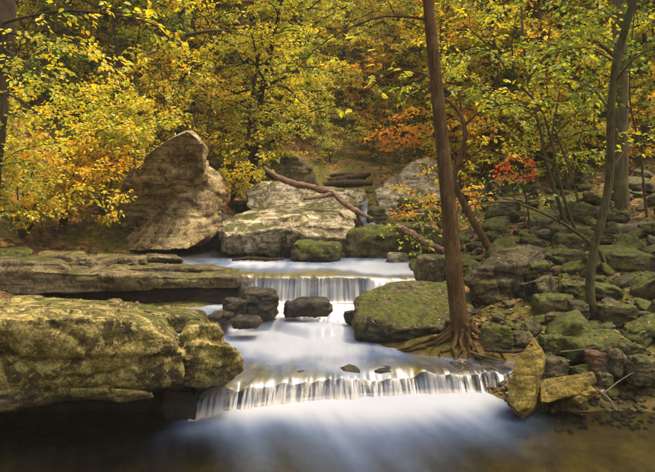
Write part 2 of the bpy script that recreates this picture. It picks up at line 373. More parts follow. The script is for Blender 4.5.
# lower pool
x = np.linspace(-4.5, 4.8, 330); y = np.linspace(-3.0, 5.0, 300); X, Y = np.meshgrid(x, y)
Z = .006 * n2(X * 2.5, Y * 2.0) + .004 * n2(X * 7, Y * 3, 3)
px, py = topx(X, np.maximum(Y, 1.5), Z)
base = np.interp(X, [-1.2, -.9, -.55, -.205, .32, .78, 1.33], [4.2, 4.32, 4.46, 4.58, 4.69, 4.75, 4.78]); dist = base - Y
A = np.interp(X, [-1.15, -.9, -.5, .2, .7, 1.1, 1.45, 1.6], [0, .60, .72, .74, .98, 1.0, .6, 0]); lam = np.interp(X, [-1, -.5, .3, 1.0, 1.5], [.30, .36, .55, .55, .34])
wob = 1 + .28 * n2(X * 1.8 + .4 * Y, Y * .8, 9) + .08 * n2(X * 6 + 2 * Y, Y * 1.4, 19)
fo = A * np.exp(-(np.maximum(dist, 0) / (lam * wob)) ** 1.25) + .34 * np.exp(-((X - .22) / .85) ** 2) * np.exp(-(np.maximum(dist, 0) / 1.7) ** 2) * wob
fo *= ss(dist, -.30, -.02)
Z = Z + .030 * np.clip(fo, 0, 1) * ss(dist, -.2, .02) * np.exp(-np.maximum(dist, 0) / .3)
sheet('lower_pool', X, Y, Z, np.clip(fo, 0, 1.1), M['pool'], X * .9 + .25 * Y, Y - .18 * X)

# middle run and lower cascade
LIPX = np.array([-1.6, -1.2, -.90, -.55, -.205, .32, .78, 1.1, 1.33, 1.75]); LIPY = np.array([4.1, 4.30, 4.42, 4.57, 4.69, 4.80, 4.86, 4.88, 4.89, 4.92])
nu, nv, nf = 520, 170, 30
ux = np.linspace(-.94, 1.7, nu); ly = np.interp(ux, LIPX, LIPY)
ker = np.ones(25) / 25; ly = np.convolve(np.pad(ly, 12, mode='edge'), ker, 'valid')
ly = ly + .025 * n2(ux * 5, 0 * ux) + .012 * n2(ux * 16, 0 * ux, 4)
tv = np.linspace(0, 1, nv)[:, None]
Yr = 7.9 * (1 - tv) + ly[None, :] * tv; Xr = ux[None, :] - .75 * ss(Yr, 4.75, 5.6) * ss(-ux, .2, .94)[None, :]
step_y = 6.02 + .12 * np.sin(Xr * 7) + .2 * n2(Xr * 2, Yr * 0, 2) + .25 * ss(Xr, .0, -.45)
Zr = .15 + .085 * ss(Yr, step_y - .10, step_y + .03) + .012 * n2(Xr * 4, Yr * 2) + .006 * n2(Xr * 11, Yr * 3)
Zr += .09 * np.exp(-((Yr - ly) / .12) ** 2) * (n2(Xr * 4.5, Yr * 0, 7)) - .022 * np.exp(-((Yr - ly) / .07))     # stones under the lip
px, py = topx(Xr, Yr, Zr)
fo = .47 + blob(px, py, 300, 348, 80, 16, .34, 4) + blob(px, py, 310, 325, 60, 9, .28) + blob(px, py, 335, 334, 26, 6, .4) + blob(px, py, 300, 302, 95, 7, .42)
fo += blob(px, py, 262, 322, 30, 8, .3) + blob(px, py, 335, 297, 40, 6, .4)
fo -= blob(px, py, 440, 368, 85, 11, .20) + blob(px, py, 380, 358, 60, 7, .10) + blob(px, py, 240, 372, 40, 12, .12)
fo += .26 * n2(Xr * 2.2, Yr * 1.5, 5) - .10 * np.exp(-((Yr - ly) / .13) ** 2)
# fall
tf = np.linspace(0, 1, nf + 1)[1:, None]
lipz = Zr[-1][None, :]
out = (.11 + .04 * n2(ux * 4, 0 * ux, 11) + .02 * n2(ux * 22, 0 * ux, 12))[None, :]
Yf = ly[None, :] - out * (.25 * tf + .75 * tf ** 1.2) * 1.75; Zf = lipz + (.016 - lipz) * (1 - (1 - np.minimum(tf / .78, 1)) ** 1.15) ** 1.25
strand = .55 * n2(np.repeat(ux[None, :] * 46, nf, 0), np.repeat(tf * .6, nu, 1), 21, 2) + .6 * n2(np.repeat(ux[None, :] * 15, nf, 0), np.repeat(tf * .4, nu, 1), 23, 2)
thin = n2(ux * 4.5, 0 * ux, 77)[None, :]
Yf = Yf - .020 * strand * ss(tf, 0, .4); Xf = np.repeat(ux[None, :], nf, 0) + .05 * tf * n2(ux * 3, 0 * ux, 31)[None, :]
rightclear = ss(ux, .75, 1.15)[None, :]
ff = .40 + .75 * strand + .45 * thin + .40 * ss(tf, .45, .8) - .34 * (1 - ss(tf, 0, .4)) - .30 * rightclear * (1 - ss(tf, .4, .8))
ff = np.clip(ff, 0, 1.1) * (1 - ss(tf, .80, 1.0))
X = np.vstack([Xr, Xf]); Y = np.vstack([Yr, Yf]); Z = np.vstack([Zr, Zf])
U = np.repeat(ux[None, :], nv + nf, 0); V = np.vstack([7.9 - Yr, (7.9 - ly)[None, :] + .25 * tf])
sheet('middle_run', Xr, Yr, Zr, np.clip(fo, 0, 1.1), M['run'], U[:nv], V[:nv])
sheet('lower_cascade', np.vstack([Xr[-1:], Xf]), np.vstack([Yr[-1:], Yf]), np.vstack([Zr[-1:], Zf]), np.clip(np.vstack([fo[-1:] * .2, ff]), 0, 1.15), M['fall'], U[nv - 1:], V[nv - 1:])

# upper pool and upper cascade
ux = np.linspace(-1.9, 1.9, nu); ly = 7.47 + .05 * n2(ux * 3, 0 * ux, 1) + .015 * n2(ux * 12, 0 * ux, 2) + .10 * ss(ux, -.6, -1.0) - .12 * ss(ux, .35, .9)
Yr = 11.2 * (1 - tv) + ly[None, :] * tv; wx = 1 + .75 * ss(Yr, 8.2, 10.5); Xr = ux[None, :] * wx
Zr = .55 + .008 * n2(Xr * 4, Yr * 2) - .03 * ss(Yr, 8.0, 7.45) - .025 * np.exp(-((Yr - ly) / .08)) + .035 * np.exp(-((Yr - ly) / .10) ** 2) * n2(Xr * 5, 0 * Xr, 17)
px, py = topx(Xr, Yr, Zr)
fo = .30 + blob(px, py, 330, 266, 120, 6, .30) + blob(px, py, 390, 270, 50, 7, .5) + blob(px, py, 250, 262, 26, 5, .35) + .2 * n2(Xr * 2.5, Yr * 2, 5) - .42 * ss(Yr, 8.9, 9.6)
fo -= blob(px, py, 330, 272, 26, 3, .4) + .2 * np.exp(-((Yr - ly) / .2) ** 2)
lipz = Zr[-1][None, :]
slope = ss(ux, .40, .75)[None, :]
out = (.16 + .04 * n2(ux * 4, 0 * ux, 11))[None, :] + .45 * slope
Yf = ly[None, :] - out * (.25 * tf + .75 * tf ** 1.2) * 1.6; Zf = lipz + (.245 - lipz) * (1 - (1 - np.minimum(tf / .8, 1)) ** 1.15) ** (1.25 - .1 * slope)
strand = .6 * n2(np.repeat(ux[None, :] * 36, nf, 0), np.repeat(tf * .5, nu, 1), 41, 2) + .6 * n2(np.repeat(ux[None, :] * 11, nf, 0), np.repeat(tf * .3, nu, 1), 43, 2)
Yf = Yf - .022 * strand * ss(tf, 0, .4); Xf = np.repeat(ux[None, :], nf, 0)
ff = .52 + .55 * strand * (1 - .6 * slope) + .35 * ss(tf, .6, 1.0) + .3 * slope - .25 * (1 - ss(tf, 0, .35)) + .2 * n2(np.repeat(ux[None, :] * 5, nf, 0), 0 * Xf, 8)
ff = np.clip(ff, 0, 1.1) * (1 - ss(tf, .82, 1.0))
U = np.repeat(ux[None, :], nv + nf, 0); V = np.vstack([11.2 - Yr, (11.2 - ly)[None, :] + .4 * tf])
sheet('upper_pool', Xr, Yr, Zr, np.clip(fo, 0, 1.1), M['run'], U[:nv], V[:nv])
sheet('upper_cascade', np.vstack([Xr[-1:], Xf]), np.vstack([Yr[-1:], Yf]), np.vstack([Zr[-1:], Zf]), np.clip(np.vstack([fo[-1:] * .35, ff]), 0, 1.15), M['fall'], U[nv - 1:], V[nv - 1:])
# far rivulet between the boulders
pa = smooth_path([P(350, 186, 16.0), P(362, 196, 14.3), P(361, 203, 13.4), P(366, 214, 12.0), P(372, 224, 11.0), P(374, 240, 10.3)], 60)
wv = np.linspace(-.13, .13, 14)
Xr = pa[:, :1] + wv[None, :]; Yr = np.repeat(pa[:, 1:2], 14, 1); Zr = np.repeat(pa[:, 2:], 14, 1) + .03 - (wv[None, :] / .13) ** 2 * .09 + .02 * n2(Xr * 9, Yr * 4)
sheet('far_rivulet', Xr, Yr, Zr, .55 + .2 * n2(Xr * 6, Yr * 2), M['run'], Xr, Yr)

# ------------------------------------------------------------------ rocks
PENDING = []
def hull_bm(bm, pts):
    vs = [bm.verts.new(p) for p in pts]
    r = bmesh.ops.convex_hull(bm, input=vs)
    dead = [e for e in r['geom_interior'] + r['geom_unused'] if isinstance(e, bmesh.types.BMVert)]
    bmesh.ops.delete(bm, geom=list(set(dead)), context='VERTS')
def rock_obj(hulls, voxel, mat, amp, strata, seed, name='boulder'):
    """hulls: list of lists of world points; the union is remeshed, then roughened"""
    bm = bmesh.new()
    for h in hulls: hull_bm(bm, h)
    me = bpy.data.meshes.new(name); bm.to_mesh(me); bm.free()
    o = obj(name, me)
    m = o.modifiers.new('r', 'REMESH'); m.mode = 'VOXEL'; m.voxel_size = voxel
    m2 = o.modifiers.new('s', 'SMOOTH'); m2.iterations = 2; m2.factor = .5
    PENDING.append((o, mat, amp, strata, seed, voxel))
    return o
def rnd_hull(rng, size, boxy=.55, n=16, rot=(0, 0, 0)):
    """a random convex block of the given size (sx,sy,sz), centred on the origin"""
    pts = []
    for k in range(n):
        v = rng.normal(size=3); v /= np.linalg.norm(v)
        b = v / np.abs(v).max(); q = v * (1 - boxy) + b * boxy; q *= rng.uniform(.86, 1.04)
        pts.append(q)
    for s in [(a, b, c) for a in (-1, 1) for b in (-1, 1) for c in (-1, 1)]:
        pts.append(np.array(s) * rng.uniform(.60, .60 + .34 * boxy + .05, 3))
    p = np.array(pts); p /= np.abs(p).max(0); p = p * np.array(size) / 2
    R = np.array(Matrix.Rotation(rot[2], 3, 'Z') @ Matrix.Rotation(rot[1], 3, 'Y') @ Matrix.Rotation(rot[0], 3, 'X'))
    return p @ R.T
def boulder(label, hulls, mat, voxel=.03, amp=.05, strata=.02, group=None, name='boulder'):
    o = rock_obj([[P(*q) for q in h] for h in hulls], voxel, M[mat], amp, strata, len(PENDING) * 3.7, name)
    return tag(o, label, 'rock', group, 'thing')
def block(label, x0, x1, y0, y1, mat, Y=None, dy=None, tilt=0, boxy=.55, group=None, name='rock', sink=.25, yaw=None, nod=0, amp=.045):
    """a rock whose outline in the photo is the box x0..x1, y0..y1; its distance is where its foot meets the ground"""
    if Y is None: Y = ground_hit((x0 + x1) / 2, y1) or 9
    w = (x1 - x0) / F * Y; h = (y1 - y0) / F * Y
    rng = np.random.RandomState(int(x0 * 7 + y0 * 13) % 99991)
    dy = dy or min(w, max(h, w * .7)) * rng.uniform(.75, 1.0)
    c, s = abs(math.cos(math.radians(tilt))), abs(math.sin(math.radians(tilt)))
    det = c * c - s * s
    ww, hh2 = (w, h) if abs(det) < .25 else (max(.35 * w, (w * c - h * s) / det), max(.3 * h, (h * c - w * s) / det))
    p = rnd_hull(rng, (ww, dy, hh2 * (1 + sink)), boxy, 15, (math.radians(nod), math.radians(-tilt), math.radians(yaw if yaw is not None else rng.uniform(-14, 14))))
    p[:, 0] *= w / np.ptp(p[:, 0])
    top = P((x0 + x1) / 2, y0, Y + dy * .4)
    p = p + np.array((top[0] * Y / (Y + dy * .4), Y + dy * .42, CH - (y0 - HY) / F * (Y + dy * .35) - p[:, 2].max()))
    vox = max(.008, min(.035, max(w, h) / 26))
    o = rock_obj([list(map(tuple, p))], vox, M[mat], amp * max(w, h) * 1.6, min(.012, .022 * max(w, h)), len(PENDING) * 3.7, name)
    return tag(o, label, 'rock', group, 'thing')

# -- foreground, left of the stream
boulder('huge flat-topped mossy ochre boulder overhanging the dark edge of the pool', [
    [(-150, 316, 3.75), (-40, 318, 3.72), (60, 317, 3.80), (115, 318, 3.86), (150, 327, 3.94), (176, 344, 4.0), (182, 354, 4.02), (100, 355, 3.84), (-150, 353, 3.72),
     (-120, 303, 4.9), (80, 303, 4.85), (165, 314, 4.7), (186, 342, 4.55), (-100, 340, 4.9), (185, 356, 4.4)],
    [(-150, 352, 3.78), (20, 352, 3.84), (110, 352, 3.88), (180, 352, 4.05), (181, 383, 4.08), (150, 386, 4.02), (90, 386, 3.96), (40, 388, 3.90), (0, 412, 3.86), (-150, 415, 3.78),
     (-120, 345, 4.8), (180, 350, 4.6), (178, 378, 4.5), (-120, 380, 4.8)]], 'fore', .018, .042, .008)
boulder('rounded mossy boulder nose jutting over the lower cascade end', [
    [(183, 346, 4.12), (205, 342, 4.08), (232, 346, 4.12), (244, 356, 4.24), (243, 372, 4.26), (226, 386, 4.22), (200, 389, 4.12), (181, 386, 4.14), (190, 338, 4.55), (228, 343, 4.6), (236, 370, 4.6), (185, 380, 4.7)],
    [(180, 335, 4.14), (190, 326, 4.18), (212, 324, 4.22), (224, 333, 4.3), (222, 345, 4.3), (182, 346, 4.16), (190, 320, 4.55), (218, 324, 4.62), (182, 340, 4.7), (222, 342, 4.7)]], 'fore', .014, .034, .005)
boulder('long low mossy rock lying behind the huge flat-topped boulder', [
    [(-60, 306, 5.0), (60, 303, 4.98), (120, 306, 4.95), (165, 314, 4.9), (204, 320, 4.95), (209, 331, 5.0), (150, 330, 4.9), (-60, 325, 5.0), (-60, 299, 5.6), (40, 297, 5.6), (130, 301, 5.5), (205, 309, 5.4), (210, 325, 5.4), (0, 320, 5.6)]], 'fore', .02, .05, .012)
boulder('thin wedge of pale mossy stone tucked beneath the overhanging boulder', [
    [(28, 393, 3.92), (60, 388, 3.90), (120, 389, 3.92), (152, 393, 3.98), (154, 398, 3.99), (120, 402, 3.94), (60, 399, 3.92), (30, 397, 3.94), (40, 384, 4.3), (150, 388, 4.3), (150, 396, 4.3), (40, 394, 4.3)]], 'fore', .010, .02, .004, name='rock')
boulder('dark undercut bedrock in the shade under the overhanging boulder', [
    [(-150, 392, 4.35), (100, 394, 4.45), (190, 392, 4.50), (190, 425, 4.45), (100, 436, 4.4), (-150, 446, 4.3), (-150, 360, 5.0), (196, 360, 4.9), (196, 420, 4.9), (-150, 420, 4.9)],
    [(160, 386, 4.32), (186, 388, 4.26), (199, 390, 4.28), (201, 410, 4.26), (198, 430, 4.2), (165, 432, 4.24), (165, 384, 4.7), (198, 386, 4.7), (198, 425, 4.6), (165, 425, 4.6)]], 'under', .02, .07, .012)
# -- ledges beyond
boulder('broad layered stone ledge ending at the upper cascade', [
    [(-140, 268, 6.95), (0, 269, 6.95), (75, 273, 7.0), (120, 275, 7.0), (190, 277, 7.08), (236, 278, 7.15), (242, 281, 7.2), (238, 287, 7.2), (150, 290, 7.08), (0, 297, 6.95), (-140, 299, 6.95), (-120, 258, 8.4), (200, 265, 8.2), (238, 270, 7.8), (235, 283, 7.9), (-100, 280, 8)],
    [(-140, 262, 6.98), (0, 262, 6.99), (60, 263, 7.04), (72, 268, 7.05), (66, 276, 7.05), (0, 280, 6.98), (-140, 280, 6.95), (-140, 256, 8), (60, 257, 8), (60, 270, 8), (-140, 270, 8)]], 'ledge', .022, .05, .03, name='stone_ledge')
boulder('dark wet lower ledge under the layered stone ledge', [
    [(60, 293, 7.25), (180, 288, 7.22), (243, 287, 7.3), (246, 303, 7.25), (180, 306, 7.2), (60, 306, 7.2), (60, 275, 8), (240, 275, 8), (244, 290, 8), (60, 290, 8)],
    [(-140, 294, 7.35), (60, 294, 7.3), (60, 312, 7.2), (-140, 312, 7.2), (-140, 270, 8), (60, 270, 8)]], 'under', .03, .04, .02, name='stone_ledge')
boulder('flat brown slab on the ledge beside the upper pool', [
    [(90, 267, 7.45), (150, 267, 7.5), (200, 268, 7.55), (226, 270, 7.6), (229, 274, 7.6), (180, 277, 7.5), (95, 276, 7.42), (110, 262, 8.1), (215, 264, 8.1), (225, 270, 8.1), (100, 270, 8.1)]], 'ledge', .014, .03, .012, name='slab')
boulder('thick tan slab with a squared edge on the stone ledge', [
    [(86, 259, 7.75), (120, 258, 7.75), (146, 260, 7.8), (148, 266, 7.78), (90, 267, 7.7), (84, 264, 7.7), (90, 253, 8.5), (146, 255, 8.5), (146, 262, 8.5), (90, 262, 8.5)]], 'ledge', .014, .03, .012, name='slab')
boulder('weathered slab with a mossy rim on the back of the ledge', [
    [(34, 257, 7.75), (60, 255, 7.75), (88, 258, 7.8), (88, 265, 7.75), (40, 266, 7.7), (34, 263, 7.7), (40, 250, 8.6), (86, 251, 8.6), (86, 260, 8.6), (40, 260, 8.6)]], 'ledge', .014, .03, .012, name='slab')
boulder('green mossy block at the bank end of the ledge', [
    [(-30, 252, 7.8), (10, 250, 7.8), (34, 253, 7.8), (36, 262, 7.75), (0, 264, 7.7), (-30, 264, 7.7), (-20, 245, 8.5), (30, 247, 8.5), (30, 258, 8.5), (-20, 258, 8.5)]], 'mossy', .016, .04, .012, name='rock')
boulder('smooth pale flat stone lying at the foot of the leaning boulder', [
    [(143, 258, 8.5), (160, 257, 8.45), (182, 259, 8.5), (184, 261, 8.55), (150, 263, 8.5), (146, 254, 9.2), (176, 254, 9.2), (178, 259, 9.2), (148, 260, 9.2)]], 'pale', .012, .02, .004, name='slab')
# -- leaning boulder and the boulders across the upper pool
boulder('tall leaning tan boulder with a shadowed overhang above the pool', [
    [(188, 131, 8.9), (203, 143, 9.1), (201, 164, 10.0), (176, 196, 10.35), (150, 228, 10.45), (133, 243, 10.4), (113, 228, 10.2), (127, 181, 9.55), (146, 154, 9.15), (168, 138, 9.0),
     (192, 134, 10.4), (205, 150, 10.4), (205, 235, 10.9), (130, 235, 10.9), (125, 190, 10.9)],
    [(196, 172, 10.15), (206, 168, 10.2), (218, 176, 10.25), (221, 200, 10.1), (220, 228, 9.9), (205, 242, 9.45), (187, 250, 9.2), (150, 251, 9.3), (128, 251, 9.5), (124, 245, 9.8), (150, 226, 9.75), (174, 200, 9.75), (190, 190, 9.8),
     (214, 180, 10.8), (218, 230, 10.8), (130, 240, 10.8), (160, 200, 10.6)]], 'lean', .022, .10, .012)
boulder('broad pale boulder sloping down to the upper pool', [
    [(224, 236, 8.95), (250, 232, 8.9), (285, 229, 8.85), (310, 236, 8.95), (350, 240, 9.15), (356, 226, 9.5), (352, 252, 9.3), (310, 257, 9.2), (226, 256, 9.1), (221, 222, 9.6), (248, 209, 10.3), (282, 202, 10.5), (336, 199, 10.6), (352, 212, 10.3), (340, 240, 10.6), (225, 240, 10.4)],
    [(262, 222, 9.25), (300, 216, 9.3), (338, 213, 9.5), (355, 228, 9.4), (330, 228, 9.1), (290, 224, 9.0), (270, 209, 10.4), (336, 203, 10.4), (345, 240, 10.), (270, 240, 9.8)]], 'pale', .022, .09, .02)
boulder('mossy pale block stacked behind the broad sloping boulder', [
    [(245, 204, 11.1), (246, 192, 11.2), (262, 184, 11.4), (290, 183, 11.5), (308, 190, 11.3), (311, 206, 11.1), (280, 212, 11.0), (250, 212, 11.0), (262, 182, 12.3), (305, 185, 12.3), (308, 210, 12.3), (250, 210, 12.2)],
    [(305, 193, 11.6), (345, 190, 11.8), (366, 193, 12.0), (364, 203, 11.7), (310, 206, 11.4), (310, 188, 13), (364, 187, 13), (364, 200, 13), (310, 205, 13)]], 'pale', .03, .08, .02)
boulder('rounded grey boulder on the hillside behind the driftwood log', [
    [(270, 186, 14.0), (268, 168, 14.0), (279, 155, 14.2), (296, 156, 14.1), (311, 168, 14.0), (320, 186, 14.0), (300, 190, 13.8), (258, 170, 15), (265, 153, 15.2), (290, 150, 15.4), (312, 165, 15.3), (320, 190, 15.3), (262, 192, 15)]], 'grey', .04, .07, .01)
block('mossy stone hemming the rivulet under the driftwood log', 338, 360, 203, 226, 'mossy', Y=11.2, boxy=.4)
block('pale wet stone hemming the rivulet across from the driftwood log', 366, 388, 205, 232, 'right', Y=11.0, boxy=.45)
block('small round mossy boulder standing in the upper pool', 289, 343, 242, 265, 'mossy', Y=8.55, boxy=.35, name='boulder')
block('low dark mossy boulder beside the rivulet at the upper pool', 346, 424, 226, 262, 'mossy', Y=9.0, boxy=.4, name='boulder')
block('little pale boulder with a moss cap at the pool edge', 386, 410, 252, 264, 'pale', Y=8.5, boxy=.4)
boulder('steep pale boulder showing behind the yellow leaves', [
    [(374, 190, 12.6), (392, 176, 12.8), (415, 160, 13), (432, 157, 13.1), (450, 170, 13), (455, 215, 12.6), (420, 226, 12.2), (380, 214, 12.3), (380, 188, 14), (425, 155, 14.2), (460, 180, 14), (450, 220, 14), (385, 215, 13.6)]], 'pale', .035, .09, .02)
block('squat rock at the edge of the pool behind the brown trunk', 414, 466, 255, 283, 'right', Y=7.1, boxy=.5, name='boulder')
# -- rocks in the water
block('dark wet rock with a peaked top above the small rapids', 240, 278, 287, 318, 'wet', Y=6.25, boxy=.4)
block('low dark wet rock leaning on the peaked one in the rapids', 221, 248, 298, 320, 'wet', Y=6.2, boxy=.35)
block('long wet rock with a pale rim in the rapids', 281, 332, 297, 318, 'wet', Y=6.25, boxy=.35, tilt=4)
block('flat wet stone barely above the rapids', 228, 262, 316, 326, 'wet', Y=5.85, dy=.25, boxy=.3)
block('little wet stone in the rapids beneath the overhang of the ledge', 205, 232, 312, 322, 'wet', Y=6.0, dy=.25, boxy=.3)
block('dark stone in the water against the green-topped boulder', 344, 360, 311, 325, 'wet', Y=6.1, boxy=.35)
for k, (a, b, c, d) in enumerate([(236, 254, 388, 398), (262, 282, 383, 393), (290, 312, 374, 385), (338, 362, 369, 382), (372, 396, 370, 380), (408, 430, 371, 382), (452, 478, 367, 380), (480, 504, 366, 384)]):
    block(['first', 'second', 'third', 'fourth', 'fifth', 'sixth', 'seventh', 'last'][k] + ' dark stone along the lower cascade lip, counted from the boulder nose', a, b, c - 3, d + 4, 'wet', Y=float(np.interp((a + b) / 2, [197, 300, 430, 505], [4.50, 4.80, 4.95, 4.98])), dy=.22, boxy=.3, group='stones along the lip of the lower cascade')
boulder('sunken rock sill carrying the lower cascade', [
    [(190, 400, 4.62), (300, 388, 4.86), (430, 383, 5.0), (520, 383, 5.02), (190, 430, 4.56), (520, 420, 4.98), (190, 385, 5.2), (520, 376, 5.4), (190, 420, 5.3), (520, 420, 5.5)]], 'sill', .02, .04, .01, name='rock_sill')
boulder('sunken rock sill carrying the upper cascade', [
    [(225, 277, 7.55), (330, 279, 7.5), (365, 279, 7.48), (420, 283, 7.5), (225, 310, 7.4), (420, 310, 7.4), (225, 274, 8.2), (420, 274, 8.2), (225, 300, 8.2), (420, 300, 8.2)]], 'sill', .025, .04, .02, name='rock_sill')
# -- boulders at the brown trunk
boulder('large green-topped boulder with a dark undercut face beside the brown trunk', [
    [(355, 315, 5.82), (375, 320, 5.72), (396, 327, 5.62), (422, 328, 5.62), (450, 324, 5.7), (470, 318, 5.9), (357, 299, 6.2), (372, 289, 6.6), (390, 282, 6.8), (404, 280, 6.9), (440, 282, 6.9), (472, 294, 6.6),
     (354, 336, 5.86), (366, 346, 5.82), (404, 352, 5.75), (452, 346, 5.85), (380, 340, 6.7), (470, 335, 6.6)]], 'right', .018, .06, .014)
boulder('big slanted boulder with a mossy back behind the brown trunk', [
    [(463, 279, 6.30), (478, 268, 6.35), (500, 258, 6.45), (515, 256, 6.5), (526, 262, 6.45), (521, 280, 6.45), (516, 301, 6.45), (496, 312, 6.4), (482, 304, 6.35), (470, 290, 6.3), (492, 252, 6.9), (524, 244, 7.1), (542, 250, 7.0), (545, 270, 6.9), (505, 250, 7.6), (540, 252, 7.6), (540, 300, 7.3), (490, 305, 7.2)]], 'grey', .02, .06, .02)
block('mossy wedge of stone leaning on the big slanted boulder', 521, 553, 261, 284, 'mossy', Y=6.55, boxy=.4, tilt=12)
block('dark low boulder with a broken edge below the mossy wedge', 514, 564, 286, 312, 'grey', Y=6.45, boxy=.6, name='boulder')
boulder('upright tilted yellow stone slab standing in the pool edge', [
    [(528, 344, 4.36), (534, 334, 4.40), (541, 346, 4.38), (546, 358, 4.36), (540, 372, 4.30), (531, 408, 4.22), (518, 412, 4.22), (507, 404, 4.26), (506, 388, 4.30), (516, 362, 4.36),
     (530, 342, 4.56), (545, 356, 4.54), (535, 412, 4.46), (508, 404, 4.48), (520, 420, 4.3)]], 'slab', .009, .022, .002, name='slab')
boulder('wedge-shaped yellow slab lying beside the upright tilted slab', [
    [(539, 389, 4.36), (560, 384, 4.34), (594, 374, 4.42), (597, 382, 4.42), (578, 394, 4.34), (548, 404, 4.30), (540, 403, 4.32), (540, 380, 4.75), (592, 371, 4.8), (595, 385, 4.75), (545, 398, 4.7)]], 'slab', .009, .018, .002, name='slab')
block('narrow stone propped against the wedge-shaped slab', 571, 601, 384, 406, 'slab', Y=4.33, dy=.18, tilt=28, boxy=.7, yaw=0)
block('rusty brown squared stone sitting among the bank rocks', 590, 612, 351, 371, 'brown', Y=4.75, boxy=.9, tilt=10, dy=.16)
block('dark stone in the gap behind the upright slab', 542, 572, 357, 384, 'grey', Y=4.72, boxy=.45)
block('small angular stone between the slab and the squared stone', 596, 616, 372, 388, 'grey', Y=4.5, boxy=.7, tilt=-12)
block('bright mossy cube-like stone at the water side of the roots', 483, 513, 325, 348, 'mossy', Y=5.1, boxy=.75)
block('wide flat moss-covered boulder in front of the curved trunk', 568, 632, 333, 360, 'mossy', Y=4.95, dy=.5, boxy=.45, tilt=5, name='boulder')
block('smooth moss-covered stone next to the wide flat boulder', 616, 655, 341, 364, 'mossy', Y=4.85, boxy=.35, tilt=-10)
block('broken pale rock at the end of the bank above the pool', 630, 668, 356, 386, 'grey', Y=4.55, boxy=.75, tilt=-8)
block('mossy stone wedged behind the upright slab top', 541, 567, 334, 356, 'mossy', Y=5.1, boxy=.45)
block('pale flat-topped stone at the foot of the curved trunk', 547, 578, 312, 328, 'right', Y=5.65, boxy=.7)
block('tall mossy boulder on the bank beyond the curved trunk', 600, 642, 304, 331, 'mossy', Y=5.55, boxy=.55, name='boulder')
block('large tilted mossy boulder above the broken pale rock', 632, 680, 314, 342, 'mossy', Y=5.3, boxy=.5, tilt=18, name='boulder')
block('dark angular stone leaning on the curved trunk', 570, 592, 300, 325, 'grey', Y=5.6, boxy=.6, tilt=0, amp=.03, dy=.2)
block('mossy boulder uphill of the dark low boulder', 538, 580, 294, 317, 'mossy', Y=5.9, boxy=.55, name='boulder')
block('flat mossy stone half hidden by the curved trunk', 562, 592, 280, 304, 'mossy', Y=6.3, boxy=.5)
block('thin pale slab tilted on the bank', 609, 664, 270, 294, 'right', Y=6.6, dy=.6, boxy=.85, tilt=20, yaw=-8, name='slab')
block('long tilted slab thick with moss near the old log', 612, 652, 236, 271, 'mossy', Y=7.6, dy=.5, boxy=.85, tilt=36, yaw=0, name='slab')
block('high mossy boulder below the old log', 555, 594, 232, 256, 'mossy', Y=8.0, boxy=.45, name='boulder')
block('dark mossy boulder under the high one by the old log', 551, 589, 249, 274, 'mossy', Y=7.5, boxy=.45, name='boulder')
block('dark upright stone behind the curved trunk', 585, 607, 250, 278, 'grey', Y=7.1, boxy=.7)
block('pale square block at the end of the old log', 552, 582, 225, 243, 'right', Y=8.6, boxy=.8)
block('grey boulder in the shade at the foot of the sapling', 486, 524, 200, 226, 'grey', Y=10.5, boxy=.5, name='boulder')
block('mossy boulder on the slope under the red leaves', 500, 545, 172, 208, 'mossy', Y=12.5, boxy=.5, name='boulder')
block('pale boulder glimpsed between the saplings', 556, 590, 186, 204, 'pale', Y=13, boxy=.5, name='boulder')
block('pale ledge block behind the mottled trunk', 590, 612, 190, 206, 'pale', Y=13.5, boxy=.6)
block('dark stone under the sapling roots', 536, 552, 218, 236, 'grey', Y=9.6, boxy=.5)
block('mossy green rock at the dark cleft by the leaning boulder', 218, 236, 228, 250, 'mossy', Y=10.1, boxy=.4)
block('dark rock at the back of the cleft', 222, 250, 200, 232, 'wet', Y=11.6, boxy=.5)
block('dark boulder added as the shade in the gap between the leaning and the sloping boulders', 203, 236, 212, 256, 'sill', Y=10.15, boxy=.5, name='boulder')  # boulder added to stand in for the darkness of the cavity here
block('grey rock showing at the foot of the yellow shrub', -12, 30, 200, 236, 'grey', Y=9.6, boxy=.5, name='boulder')
block('small pale rock on the leafy slope above the ledge', 95, 122, 196, 212, 'right', Y=10.8, boxy=.5)

# loose rocks of the bank: shared shapes, each placed on the ground
LOOSE = []
rng = np.random.RandomState(5)
for k in range(10):
    o = rock_obj([list(map(tuple, rnd_hull(rng, (1, rng.uniform(.7, 1), rng.uniform(.5, .8)), rng.uniform(.3, .75), 14)))], .055, None, .07, .02, 100 + k * 9.1, 'rock')
    LOOSE.append(o)

